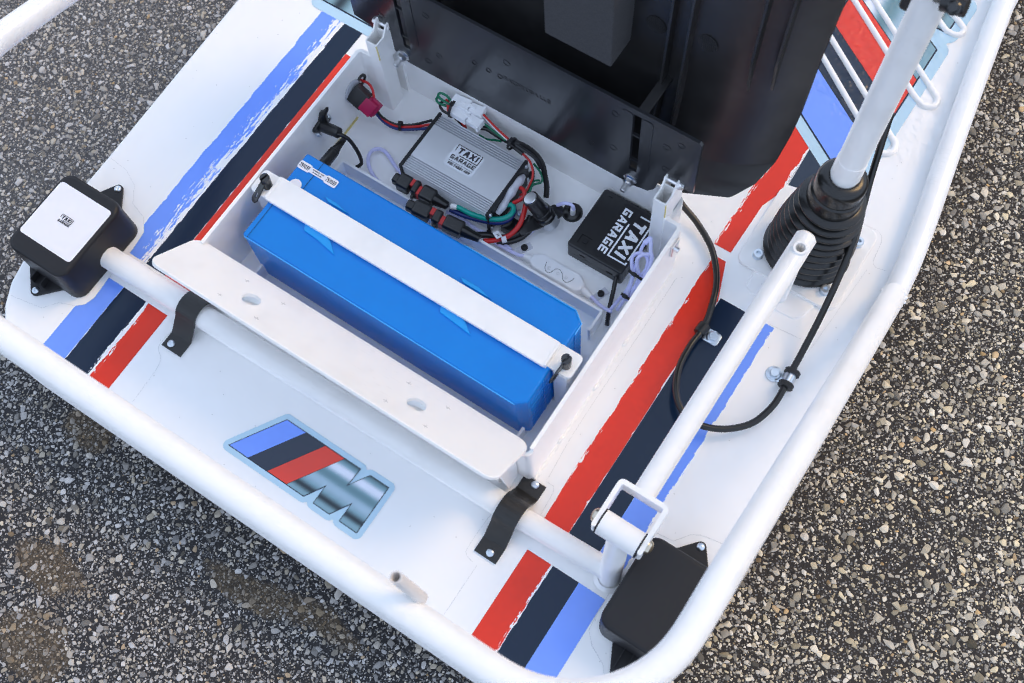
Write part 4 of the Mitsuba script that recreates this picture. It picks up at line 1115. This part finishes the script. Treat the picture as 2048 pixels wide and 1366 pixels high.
obj('lettering', cat(place(taxi_logo(0.0310), ctr), place(block('VOLTAGE: 48V', 0.0275, 0.0032, 0.0008, 0.15), (-0.1440, 0.1198, zt + 0.0004)),
                     place(extr(LineString([(-0.0150, 0), (0.0150, 0)]).buffer(0.0002), 0, 0.0003), (-0.144, 0.1228, zt + 0.0004))), 'ink', lb)
sil = tube([(-0.0852, 0.152, 0.150), (-0.0835, 0.142, 0.156), (-0.0832, 0.132, 0.157), (-0.0838, 0.122, 0.154), (-0.0832, 0.112, 0.152), (-0.0845, 0.102, 0.148)], [0.0030, 0.0052, 0.0042, 0.0056, 0.0036, 0.0046, 0.003], 12)
obj('silicone_bead', sil, 'silicone', mc, label='pale silicone over the cable outlet')
obj('cable_outlet', rbox((-0.0870, 0.098, 0.128), (-0.0825, 0.156, 0.149), 0.001), 'black_plastic', mc)

# ------------------------------------------------------------------ black control module
cm = thing('control_module', 'flat black plastic module with white TAXI GARAGE lettering by the right wall', 'module')
MR = rz(0.5)
case = man(soft(rrect(-0.0048, 0.1110, 0.0612, 0.1868, 0.0035), 0.1250, 0.1496, 0.0020, 4))
case = case - m3.Manifold.cube([0.0125, 0.0110, 0.004], True).translate([0.0095, 0.1235, 0.1496]) - m3.Manifold.cube([0.0060, 0.0014, 0.002], True).translate([0.0050, 0.1800, 0.1496])
case = case - m3.Manifold.cube([0.0070, 0.004, 0.0026], True).translate([0.0140, 0.1112, 0.1400]) - m3.Manifold.cube([0.0075, 0.004, 0.0030], True).translate([0.0470, 0.1112, 0.1370])
case = case - m3.Manifold.cube([0.07, 0.0012, 0.0007], True).translate([0.028, 0.1108, 0.1345])
obj('case', tm(case), 'black_satin', cm, smooth=35)
obj('switch', rbox((0.0075, 0.1212, 0.1470), (0.0125, 0.1258, 0.1492), 0.0006), 'black_plastic', cm)
ml = obj('label', extr(rrect(0.0225, 0.1155, 0.0572, 0.1832, 0.0030), 0.1496, 0.1499), 'black_plastic', cm)
obj('lettering', place(taxi_logo(0.0570), (0.0400, 0.1495, 0.1499), rz(-90)), 'print_white', ml, label='white TAXI GARAGE lettering')

# ------------------------------------------------------------------ cables and connectors


def wire(name, path, r, mat, label, c='cable', group=None, n=10):
    k = obj(name, tube(PATHS[path], r, n, step=0.003), mat)
    return tag(k, label, c, group)


fu = thing('fuse_connector', 'magenta and black plug with fuse pins on the left box wall', 'connector')
f0 = np.array([-0.2790, 0.1312, 0.1700])
FR = frame((0.86, -0.06, -0.42), (0.10, 0.6, 0.6))
obj('socket', obox(f0 + FR[:, 2] * -0.001, (0.0145, 0.0195, 0.0190), 0.001, FR), 'black_satin', fu)
for i, (dx, dz, w_) in enumerate(((-0.0052, 0.0130, 0.0150), (0.0, 0.0150, 0.0165), (0.0052, 0.0165, 0.0150))):
    obj('plug_block', obox(f0 + FR[:, 2] * dz + FR[:, 0] * dx * 1.0, (0.0043, 0.0165, w_), 0.0007, FR), 'magenta', fu)
obj('plug_ridge', obox(f0 + FR[:, 2] * 0.0165 + FR[:, 1] * 0.0088, (0.0055, 0.0030, 0.0100), 0.0007, FR), 'magenta', fu)
obj('glue_blob', place(trimesh.creation.icosphere(3, 1.0).apply_scale([0.0022, 0.0125, 0.0150]), (-0.2888, 0.1322, 0.1720)), 'glue_grey', fu)
obj('wall_grommet', place(trimesh.creation.torus(0.0062, 0.0016, 28, 12), (-0.2893, 0.1480, 0.172), frame((1, 0, 0))), 'rubber', fu)

wire('black_wire', 'bl_black', 0.0015, 'wire_black', 'black wire of the bundle from the magenta plug to the silver box', 'wire')
wire('red_wire', 'bl_red', 0.0015, 'wire_red', 'red wire of the bundle from the magenta plug to the silver box', 'wire')
wire('blue_wire', 'bl_blue', 0.0016, 'wire_blue', 'dark blue wire of the bundle from the magenta plug to the silver box', 'wire')
wire('red_wire', 'bl_in', 0.0014, 'wire_red', 'short red wire entering the left wall behind the magenta plug', 'wire')


def cable_tie(loc, d, r, label):
    k = thing('cable_tie', label, 'cable tie')
    R = frame(d)
    ringm = lathe([(r, -0.0014), (r + 0.0009, -0.0014), (r + 0.0009, 0.0014), (r, 0.0014), (r, -0.0014)], 28)
    obj('band', place(ringm, loc, R), 'black_plastic', k)
    up = np.array([0, 0, 1.0]) - np.array(R[:, 2]) * R[2, 2]
    up /= np.linalg.norm(up)
    obj('head', obox(np.array(loc) + up * (r + 0.0014), (0.0042, 0.0034, 0.0042), 0.0006, R), 'black_plastic', k)


cable_tie((-0.2378, 0.1402, 0.1345), (0.92, 0.38, 0), 0.0046, 'black cable tie round the wires left of the silver box')
cable_tie((-0.1862, 0.1720, 0.1690), (0.99, 0.1, 0), 0.0088, 'black cable tie round the two white connectors')
cable_tie((-0.1115, 0.1722, 0.1640), (0.95, -0.15, 0), 0.0066, 'black cable tie round the cables by the back wall')

cs = thing('charge_socket', 'black charging socket screwed to the left box wall', 'socket')
fl = Polygon([(0, 0)] )if False else unary_union([Point(0, 0).buffer(0.0088), Point(-0.0098, 0.0035).buffer(0.0036), Point(0.0098, -0.0035).buffer(0.0036)]).convex_hull
FRs = np.c_[np.array([0, -1.0, 0]), np.array([0, 0, 1.0]), np.array([-1.0, 0, 0])]
FRs = frame((1, 0, 0), (0, 0, 1))
obj('flange', place(soft(fl, 0, 0.0030, 0.0008, 3), (-0.2898, 0.0785, 0.1800), FRs), 'black_satin', cs)
obj('barrel', rod((-0.2880, 0.0770, 0.1805), (-0.2640, 0.0782, 0.1845), 0.0064, 28, 0.0058, 0.0006), 'black_satin', cs)
for sy, sz in ((0.0683, 0.1765), (0.0883, 0.1835)):
    obj('screw', cat(pan_screw((-0.2862, sy, sz), 0.0026, (1, 0, 0)), rod((-0.2866, sy, sz), (-0.2818, sy, sz), 0.0014, 12)), 'zinc', cs)
obj('cap_flap', tube([(-0.2880, 0.0820, 0.1860), (-0.2860, 0.0835, 0.1960), (-0.2820, 0.0848, 0.2030), (-0.2800, 0.0862, 0.2080)], [0.0060, 0.0045, 0.0030, 0.0016], 14), 'rubber', cs)
wire('charge_cable', 'jack_cable', 0.0021, 'wire_black', 'thin black cable curving down from the charging socket', n=12)
pg = thing('power_plug', 'black ribbed barrel plug between battery and socket cable', 'plug')
p0, p1 = np.array([-0.2500, 0.0330, 0.1960]), np.array([-0.2618, 0.0790, 0.1720])
dd = (p1 - p0)
obj('sleeve', rod(p0 - dd * 0.05, p0 + dd * 0.50, 0.0060, 28, 0.0058, 0.0006), 'black_satin', pg)
obj('strain_relief', cat(rod(p0 + dd * 0.48, p0 + dd * 1.0, 0.0046, 24, 0.0030), *[rod(p0 + dd * t, p0 + dd * (t + 0.05), 0.0056 - 0.0012 * i, 24, 0.0056 - 0.0012 * i, 0.0004) for i, t in enumerate((0.52, 0.62, 0.72))]), 'rubber', pg)

wire('data_cable', 'lav_loop', 0.0020, 'lavender', 'loop of pale lavender cable left of the silver box')
wire('data_cable', 'lav2', 0.0019, 'lavender', 'pale lavender cable running below the silver box')
wire('data_cable', 'lav3', 0.0019, 'lavender', 'pale lavender cable entering the inline switch from the left')
wire('data_cable', 'lav4', 0.0019, 'lavender', 'pale lavender cable leaving the inline switch on the right')
wire('data_cable', 'lav5', 0.0019, 'lavender', 'short pale cable bending down into the black grommet')
wire('data_cable', 'lav6', 0.0019, 'lavender', 'short pale cable under the chrome push button')

# white plug connectors
for nm, a, lab in (('plug_connector', 'conn1', 'upper of two white plug connectors by the back wall'), ('plug_connector', 'conn2', 'lower of two white plug connectors behind the silver box')):
    k = thing(nm, lab, 'connector')
    P = np.array(PATHS[a])
    c = P[0]; d_ = P[-1] - P[0]; L = np.linalg.norm(d_); d_ /= L
    FRc = np.c_[d_, np.cross([0, 0, 1.0], d_), [0, 0, 1.0]]
    obj('female_half', obox(c + d_ * L * 0.28, (L * 0.56, 0.0135, 0.0100), 0.0010, FRc), 'cream_plastic', k)
    obj('male_half', obox(c + d_ * L * 0.78, (L * 0.40, 0.0105, 0.0080), 0.0008, FRc), 'cream_plastic', k)
    obj('latch', obox(c + d_ * L * 0.52 + [0, 0, 0.0048], (L * 0.5, 0.0036, 0.0022), 0.0006, FRc), 'cream_plastic', k)
    obj('rim', obox(c + d_ * L * 0.97, (0.0028, 0.0126, 0.0095), 0.0006, FRc), 'cream_plastic', k)

W = 'wire'
wire('green_wire', 'g1', 0.0014, 'wire_green', 'upper small green wire loop at the left end of the white connectors', W)
wire('green_wire', 'g2', 0.0014, 'wire_green', 'lower small green wire loop at the left end of the white connectors', W)
wire('red_wire', 'red1', 0.0018, 'wire_red', 'thick red wire bending in front of the white connectors', W)
wire('black_wire', 'blk1', 0.0015, 'wire_black', 'black wire under the cable tie of the white connectors', W)
wire('red_wire', 'r2', 0.0012, 'wire_red', 'thin red wire leaving the upper white connector', W)
wire('white_wire', 'w2', 0.0011, 'wire_white', 'thin white wire leaving the upper white connector', W)
wire('green_wire', 'gr2', 0.0012, 'wire_green', 'green wire running beside the black cable near the back wall', W)
wire('black_cable', 'bk2', 0.0024, 'wire_black', 'black sheathed cable leaving the lower white connector', 'cable')
wire('green_wire', 'gr3', 0.0012, 'wire_green', 'short green wire along the back edge of the silver box', W)
wire('black_cable', 'bigA', 0.0030, 'wire_black', 'thick black cable curving round behind the silver box', 'cable')
wire('black_cable', 'bigB', 0.0026, 'wire_black', 'short black sleeve with red and green wires coming out', 'cable')
wire('black_cable', 'bigC', 0.0020, 'wire_black', 'thin black cable on top of the thick black cable', 'cable')
wire('red_wire', 'rd3', 0.0012, 'wire_red', 'thin red wire curving along the right end of the silver box', W)
wire('black_wire', 'bk3', 0.0011, 'wire_black', 'thin black wire curving along the right end of the silver box', W)
wire('green_wire', 'gn3', 0.0012, 'wire_green', 'green wire with a pointed bend right of the silver box', W)
wire('green_wire', 'gn4', 0.0012, 'wire_green', 'short green wire behind the push button', W)
wire('red_wire', 'rd4', 0.0022, 'wire_red', 'thick red wire coming out of the silicone on the silver box', W)
wire('teal_wire', 'teal', 0.0027, 'wire_teal', 'thick teal wire bending round the corner of the silver box', W, n=14)
wire('blue_wire', 'blue', 0.0027, 'wire_blue', 'thick dark blue wire under the teal wire', W, n=14)
wire('red_wire', 'redbig', 0.0027, 'wire_red', 'thick bright red wire with a white tag', W, n=14)
wire('black_cable', 'blkbig', 0.0034, 'wire_black', 'thick black cable beside the thick red wire', 'cable', n=14)
wire('black_cable', 'blkbig2', 0.0030, 'wire_black', 'lower thick black cable beside the thick red wire', 'cable', n=14)
tg = obj('wire_tag', cat(tube([(-0.0655, 0.0812, 0.1425), (-0.0620, 0.0850, 0.1428)], 0.0036, 16, False), obox((-0.0712, 0.0824, 0.1470), (0.0085, 0.0070, 0.0005), 0.0002, rz(-25) @ rx(-12))), 'label_white')
tag(tg, 'white paper tag printed er wrapped round the thick red wire', 'tag')
obj('lettering', place(lettering('er', 0.0026, 0.0034, bold=False), (-0.0706, 0.0824, 0.1474), rz(155) @ rx(-10)), 'ink', tg)
tb = obj('wire_band', tube([(-0.1300, 0.0828, 0.15), (-0.1238, 0.0853, 0.15)], 0.0030, 16, False), 'wire_white')
tag(tb, 'white heat shrink band on the end of the teal wire', 'band')


def power_conn(P, lab):
    k = thing('power_connector', lab, 'connector')
    P = np.array(P, float)
    a, b = P[0], P[-1]
    d_ = (b - a); L = np.linalg.norm(d_); d_ /= L
    R_ = np.c_[d_, np.cross([0, 0, 1.0], d_), np.cross(d_, np.cross([0, 0, 1.0], d_))]
    at_ = lambda t: a + d_ * L * t
    obj('rear_cap', obox(at_(0.05), (L * 0.13, 0.0110, 0.0110), 0.0025, R_), 'rubber', k)
    obj('front_shell', obox(at_(0.20), (L * 0.24, 0.0165, 0.0160), 0.0030, R_), 'black_satin', k)
    obj('collar', cat(obox(at_(0.42), (L * 0.11, 0.0150, 0.0175), 0.0025, R_), obox(at_(0.43) + R_[:, 1] * -0.0085, (L * 0.05, 0.006, 0.006), 0.001, R_)), 'rubber', k)
    obj('housing', cat(obox(at_(0.37) + R_[:, 1] * 0.0030, (L * 0.20, 0.0085, 0.0135), 0.0008, R_), obox(at_(0.50) + R_[:, 1] * -0.0015, (L * 0.07, 0.0105, 0.0130), 0.0008, R_)), 'wire_red', k, label='red inner housing')
    obj('rear_shell', obox(at_(0.65), (L * 0.27, 0.0165, 0.0155), 0.0032, R_), 'black_satin', k)
    obj('boot', rod(at_(0.77), at_(1.02), 0.0066, 24, 0.0042, 0.0005), 'rubber', k)


power_conn([(-0.1965, 0.0762, 0.156), (-0.1330, 0.0800, 0.153)], 'upper black power connector in front of the silver box')
power_conn([(-0.1640, 0.0560, 0.162), (-0.0840, 0.0668, 0.152)], 'lower black power connector lying against the blue battery')

# push button in its bracket
pb = thing('push_button', 'round chrome push button with black body right of the silver box', 'button')
q0, q1 = np.array([-0.0350, 0.1290, 0.1330]), np.array([-0.0572, 0.1236, 0.1770])
dq = q1 - q0
obj('metal_ring', rod(q0, q0 + dq * 0.24, 0.0098, 32, 0.0098, 0.0005), 'aluminium', pb)
obj('flange', rod(q0 + dq * 0.23, q0 + dq * 0.36, 0.0112, 32, 0.0112, 0.0012), 'black_gloss', pb)
obj('body', rod(q0 + dq * 0.34, q0 + dq * 0.97, 0.0094, 36, 0.0086, 0.0005), 'black_gloss', pb)
obj('collar', rod(q0 + dq * 0.44, q0 + dq * 0.50, 0.0102, 32, 0.0102, 0.0005), 'black_satin', pb)
obj('face', rod(q0 + dq * 0.96, q0 + dq * 0.985, 0.0072, 36, 0.0070, 0.0003), 'chrome', pb)
mb = thing('mounting_bracket', 'black bent metal strip under the chrome push button', 'bracket')
strip = Polygon([(-0.0625, 0.1035), (-0.0520, 0.0985), (-0.0330, 0.1260), (-0.0285, 0.1400), (-0.0335, 0.1470), (-0.0420, 0.1440)]).buffer(0.002).buffer(-0.001)
obj('strip', place(extr(strip, 0, 0.0018), (0, 0, 0.1400)), 'black_gloss', mb)
obj('base_block', rbox((-0.0780, 0.0960, 0.1247), (-0.0560, 0.1130, 0.1350), 0.001), 'black_gloss', mb)
obj('stud', cat(hex_bolt((-0.0660, 0.1170, 0.1440), 0.0030, (0.3, 0.1, 1), 0.0040, 0.0026), rod((-0.0660, 0.1170, 0.136), (-0.0650, 0.1172, 0.1475), 0.0016, 12)), 'zinc', mb)
gr = thing('grommet', 'round black rubber grommet in the box floor', 'grommet')
obj('dome', lathe([(0.0112, 0), (0.0112, 0.0012), (0.0100, 0.0035), (0.0075, 0.0050), (0.0045, 0.0055), (0.0040, 0.0050), (0.0040, 0.003), (0, 0.003)], 40, (-0.0255, 0.1545, 0.1246)), 'rubber', gr)
obj('sleeve', rod((-0.0235, 0.1520, 0.1285), (-0.0218, 0.1500, 0.1450), 0.0030, 20, 0.0028), 'wire_white', gr)
for i, (x, y, ang) in enumerate(((-0.0453, 0.0925, 60), (0.0499, 0.0907, 70))):
    k = thing('cable_clip', ('left' if i == 0 else 'right') + ' black floor screw with a clear cable clip', 'clip')
    obj('screw_head', lathe([(0.0036, 0), (0.0036, 0.0022), (0.0028, 0.0034), (0.0016, 0.0034), (0.0014, 0.0022), (0, 0.0022)], 24, (x, y, 0.1262)), 'black_plastic', k)
    obj('clip', cat(place(rbox((-0.0088, -0.0040, 0), (0.0082, 0.0040, 0.0016), 0.0006), (x, y, 0.1247), rz(ang)), place(rbox((-0.0130, -0.0030, 0), (-0.0080, 0.0030, 0.0042), 0.0008), (x, y, 0.1247), rz(ang))), 'silicone', k)

dm = thing('inline_switch', 'slim white inline dimmer switch with printed wave line on the box floor', 'switch')
oc = Polygon([(-0.0372, 0.0862), (-0.0372, 0.0800), (-0.0285, 0.0765), (-0.0235, 0.0762), (0.0262, 0.0762), (0.0318, 0.0800), (0.0318, 0.0872), (0.0225, 0.0932), (-0.0212, 0.0932), (-0.0290, 0.0895)])
oc = Polygon([(-0.0300, 0.0800), (-0.0235, 0.0762), (0.0262, 0.0762), (0.0318, 0.0800), (0.0318, 0.0872), (0.0235, 0.0932), (-0.0212, 0.0932), (-0.0300, 0.0880)]).buffer(0.001)
obj('case', soft(oc, 0.1247, 0.1370, 0.0022, 4), 'cream_plastic', dm)
obj('cable_neck', rod((-0.0390, 0.0828, 0.131), (-0.0285, 0.0840, 0.131), 0.0034, 20, 0.0048), 'cream_plastic', dm)
obj('cable_neck', rod((0.0300, 0.0838, 0.131), (0.0440, 0.0808, 0.131), 0.0048, 20, 0.0032), 'cream_plastic', dm)
lin = LineString(spline([(x, y, 0) for x, y, z in PATHS['dimline']], 0.001)[:, :2]).buffer(0.00022)
obj('wave_line', extr(lin, 0.1370, 0.1373), 'ink', dm)
obj('lettering', cat(place(lettering('M', 0.0032, 0.0034, bold=False), (-0.0084, 0.0828, 0.1370), rz(-75)), place(lettering('G', 0.0032, 0.0030, bold=False), (0.0029, 0.0823, 0.1370), rz(-60)),
                     place(lettering('DF', 0.0030, 0.0034, bold=False), (0.0122, 0.0826, 0.1370), rz(-100))), 'mark_grey', dm)
wire('module_cable', 'mod_cable', 0.0023, 'wire_black', 'straight black cable from the black module down the right wall')
cc = thing('cable_coil', 'folded bundle of pale lavender cable hanging by the right box wall', 'cable')
for nm in ('coil1', 'coil2', 'coil3', 'coil4'):
    obj('strand', tube(PATHS[nm], 0.0019, 10, step=0.003), 'lavender', cc)
obj('heat_shrink', rod((0.0684, 0.1400, 0.1790), (0.0716, 0.1480, 0.1830), 0.0030, 18, 0.0026, 0.0008), 'lavender', cc)
cable_tie((0.0765, 0.1120, 0.1650), (0.08, 0.9, 0.4), 0.0080, 'upper black tie round the lavender cable bundle')
cable_tie((0.0775, 0.0930, 0.1495), (0.08, 0.9, 0.4), 0.0050, 'lower black tie round the lavender cable bundle')

# ------------------------------------------------------------------ black control cable on the deck with two clips
bc = obj('control_cable', tube(PATHS['cable'], 0.0034, 16, step=0.003), 'rubber')
tag(bc, 'long black control cable looping over the right stripes and up the column', 'cable')
c1 = thing('cable_clamp', 'silver cable clamp with black rubber on the navy stripe', 'clamp')
obj('tab', soft(affinity.rotate(rrect(0.1595, 0.1048, 0.1775, 0.1192, 0.0035), 0), DK + 0.0005, DK + 0.0022, 0.0006, 2), 'zinc', c1)
obj('bolt', hex_bolt((0.1700, 0.1122, DK + 0.0020)), 'zinc', c1)
obj('rubber_loop', place(lathe([(0.0030, -0.0060), (0.0058, -0.0060), (0.0064, -0.005), (0.0064, 0.005), (0.0058, 0.0060), (0.0030, 0.0060)], 28), (0.1568, 0.1122, 0.1275), frame((0.06, 1, 0))), 'rubber', c1)
c2 = thing('cable_clamp', 'silver cable clamp with two rubber rings beside the bumper tube', 'clamp')
obj('tab', soft(unary_union([Point(0.2405, 0.1112).buffer(0.0085), sbox(0.2405, 0.1050, 0.2540, 0.1174)]), DK + 0.0005, DK + 0.0020, 0.0006, 2), 'zinc', c2)
obj('bolt', hex_bolt((0.2405, 0.1112, DK + 0.0018)), 'zinc', c2)
obj('metal_loop', place(lathe([(0.0034, -0.0055), (0.0058, -0.0055), (0.0058, 0.0055), (0.0034, 0.0055)], 28), (0.2553, 0.1112, 0.1290), frame((-0.05, 1, 0))), 'zinc', c2)
for y in (0.1035, 0.1185):
    obj('rubber_ring', place(lathe([(0.0032, -0.0026), (0.0074, -0.0026), (0.0082, -0.0016), (0.0074, 0.0), (0.0082, 0.0016), (0.0074, 0.0026), (0.0032, 0.0026)], 32), (0.2556 - (y - 0.111) * 0.06, y, 0.1295), frame((-0.06, 1, 0))), 'rubber_matt', c2)

# ------------------------------------------------------------------ seat, tipped back on its hinges
se = key(kart + '__seat')
labels[se] = {'label': 'black plastic bucket seat tipped back, seen from below'}
zs = np.array([0.195, 0.200, 0.206, 0.212, 0.226, 0.244, 0.280, 0.32, 0.406, 0.49, 0.50, 0.515])
hw = np.array([0.150, 0.172, 0.184, 0.217, 0.232, 0.2394, 0.2430, 0.2454, 0.247, 0.251, 0.255, 0.250])
ye = np.array([0.197, 0.198, 0.200, 0.212, 0.230, 0.250, 0.258, 0.260, 0.260, 0.260, 0.262, 0.27])
y0 = np.array([0.196, 0.197, 0.198, 0.1995, 0.203, 0.208, 0.217, 0.2235, 0.2290, 0.235, 0.245, 0.262])
zf = np.concatenate([np.linspace(0.195, 0.25, 34), np.linspace(0.255, 0.515, 60)])
tt = np.sign(np.linspace(-1, 1, 91)) * np.abs(np.linspace(-1, 1, 91)) ** 0.8


def seat_y(x, z):
    h = np.interp(z, zs, hw); e = np.interp(z, zs, ye); c = np.interp(z, zs, y0)
    t = np.clip(np.abs(x - XC) / h, 0, 1)
    return c + (e - c) * t ** 5


Zg, Tg = np.meshgrid(zf, tt, indexing='ij')
Hg = np.interp(Zg, zs, hw)
Xg = XC + Tg * Hg
Yg = seat_y(Xg, Zg)
nr, nc = Zg.shape
V1 = np.c_[Xg.ravel(), Yg.ravel(), Zg.ravel()]
V2 = V1 + [0, 0.0045, 0]
idx = np.arange(nr * nc).reshape(nr, nc)
a, b, c, d_ = idx[:-1, :-1].ravel(), idx[:-1, 1:].ravel(), idx[1:, 1:].ravel(), idx[1:, :-1].ravel()
F1 = np.vstack([np.c_[a, b, c], np.c_[a, c, d_]])
F2 = F1[:, ::-1] + nr * nc
edge = np.concatenate([idx[0, :], idx[1:, -1], idx[-1, -2::-1], idx[-2:0:-1, 0]])
e2 = np.roll(edge, -1)
F3 = np.vstack([np.c_[edge, edge + nr * nc, e2 + nr * nc], np.c_[edge, e2 + nr * nc, e2]])
scene[se] = mikit.ply(trimesh.Trimesh(np.vstack([V1, V2]), np.vstack([F1, F2, F3]), process=False), 'seat_black', smooth=50)


def rib(x0, x1, z0, z1, h, w, taper):
    """a raised fin that follows the shell; taper = length over which its foot rises"""
    z = np.linspace(z0, z1, 40)
    x = np.interp(z, [z0, z1], [x0, x1])
    hh = h * np.clip((z - z0) / taper, 0.02, 1)
    y = seat_y(x, z)
    V = []
    for k in range(40):
        V += [[x[k] - w / 2, y[k] + 0.001, z[k]], [x[k] - w / 2, y[k] - hh[k], z[k]], [x[k] + w / 2, y[k] - hh[k], z[k]], [x[k] + w / 2, y[k] + 0.001, z[k]]]
    F = []
    for k in range(39):
        for j in range(4):
            l = (j + 1) % 4
            p, q = k * 4 + j, k * 4 + l
            F += [[p, p + 4, q + 4], [p, q + 4, q]]
    F += [[0, 1, 2], [0, 2, 3]]
    m = trimesh.Trimesh(V, F, process=False)
    m.fix_normals()
    return m


for x0, x1, z0, h, tp in ((0.1030, 0.1030, 0.352, 0.010, 0.05), (0.1215, 0.1235, 0.358, 0.010, 0.05), (0.0300, 0.0290, 0.262, 0.011, 0.02), (0.0475, 0.0465, 0.262, 0.011, 0.02)):
    obj('rib', rib(x0, x1, z0, 0.508, h, 0.0022, tp), 'seat_black', se, smooth=30)
    obj('rib', rib(2 * XC - x0, 2 * XC - x1, z0, 0.508, h, 0.0022, tp), 'seat_black', se, smooth=30)
for x, z in ((0.0128, 0.392), (0.0605, 0.397)):
    y = float(seat_y(np.array(x), np.array(z)))
    dm_ = [place(lathe([(0.0102, 0), (0.0101, 0.0002), (0, 0.0002)], 28), (x, y, z), np.array([[1, 0, 0], [0, 0, -1], [0, 1, 0]]))]
    for i in range(-5, 6):
        for j in range(-5, 6):
            if i * i + j * j <= 27:
                dm_.append(place(rbox((-0.0006, -0.0006, -0.0006), (0.0006, 0.0006, 0.0006), 0.0003), (x + i * 0.00185, y - 0.0004, z + j * 0.0021)))
    obj('grip_patch', cat(dm_), 'seat_black', se)
obj('foam_pad', cat(rbox((-0.0790, 0.1930, 0.3560), (-0.0095, 0.2300, 0.4700), 0.0015)), 'foam_grey', se, label='dark grey foam block glued under the seat')
# flat mounting plate
pp = Polygon([(-0.3080, 0.2360), (-0.2900, 0.2330), (-0.2760, 0.2300), (-0.2640, 0.2140), (-0.2560, 0.2040), (-0.2440, 0.1995), (0.0300, 0.1995), (0.0460, 0.2040), (0.0530, 0.2140), (0.0570, 0.2340), (0.0620, 0.2440), (0.0932, 0.2440), (0.0932, 0.3310), (0.0905, 0.3340), (-0.3080, 0.3340)])
sl = []
for cx in (-0.2415, 0.0280):
    for z0_, z1_ in ((0.2270, 0.2455), (0.2470, 0.2900), (0.2915, 0.3260)):
        sl.append(sbox(cx - 0.0042, z0_, cx + 0.0042, z1_))
pp = pp.difference(unary_union(sl))
m = trimesh.creation.extrude_polygon(pp, 0.0032, engine='earcut')
Mx = np.eye(4); Mx[:3, :3] = np.array([[1, 0, 0], [0, 0, -1], [0, 1, 0]]); Mx[:3, 3] = (0, 0.1832, 0)
m.apply_transform(Mx)
obj('mounting_plate', m, 'plate_black', se, smooth=False, label='glossy black mounting plate with two long slots')
mp = se
for cx in (-0.2500, 0.0262):
    obj('plate_bolt', cat(hex_bolt((cx, 0.1800, 0.2085), 0.0056, (0, -1, -0.1), 0.0074, 0.0048, 0), rod((cx, 0.1800, 0.2085), (cx - 0.0003, 0.1650, 0.2068), 0.0032, 20, 0.0032, 0.0005)), 'chrome', mp)
obj('brace', cat(rbox((0.0265, 0.1815, 0.3300), (0.0365, 0.2270, 0.3338), 0.0008)), 'seat_black', se)
for cx in (0.0280, -0.2415):
    for a_, b_ in ((-0.0165, -0.0046), (0.0046, 0.0165)):
        obj('pad', place(extr(rrect(cx + a_, 0.2400, cx + b_, 0.3260, 0.004), 0, 0.0007), (0, 0.1800, 0), np.array([[1, 0, 0], [0, 0, -1], [0, 1, 0]])), 'plate_black', mp)
PR = np.array([[1, 0, 0], [0, 0, -1], [0, 1, 0]])
R_ = np.random.default_rng(4)
dots = []
for x, z in ((-0.2720, 0.300), (-0.2690, 0.2620), (-0.2080, 0.3050), (-0.2000, 0.2450), (-0.1150, 0.2980), (0.0050, 0.3100), (0.0050, 0.2500), (0.0600, 0.300), (0.0620, 0.2620), (0.0740, 0.3150), (-0.0200, 0.2380), (-0.2160, 0.2240)):
    obj('moulding_mark', place(lathe([(0.0033, 0), (0.0042, 0), (0.0042, 0.0005), (0.0033, 0.0005), (0.0033, 0)], 20), (x, 0.1800, z), PR), 'plate_black', mp)
obj('embossed_lettering', cat(place(lettering('RAZOR USA LLC', 0.0054, 0.0540, 0.0006), (-0.0930, 0.1800, 0.2700), PR), *[place(lathe([(0.0026, 0), (0.0034, 0), (0.0034, 0.0006), (0.0026, 0.0006)], 20), (x, 0.18, 0.268), PR) for x in (-0.1245, -0.1380, -0.1550)]), 'plate_mark', mp)

# repeats of a kind carry one group
GROUPS = {'cable_tie': 'black cable ties in the box', 'data_cable': 'pale lavender cables in the box', 'red_wire': 'red wires in the box', 'black_wire': 'thin black wires in the box',
          'green_wire': 'green wires in the box', 'blue_wire': 'dark blue wires in the box', 'black_cable': 'black sheathed cables in the box', 'power_connector': 'black power connectors on the thick wires',
          'plug_connector': 'white plug connectors by the back wall', 'cable_clamp': 'cable clamps on the deck', 'cable_clip': 'cable clips on the box floor'}
for k, v in labels.items():
    base = k[:-4] if k[-4:-3] == '_' and k[-3:].isdigit() else k
    if base in GROUPS:
        v['group'] = GROUPS[base]
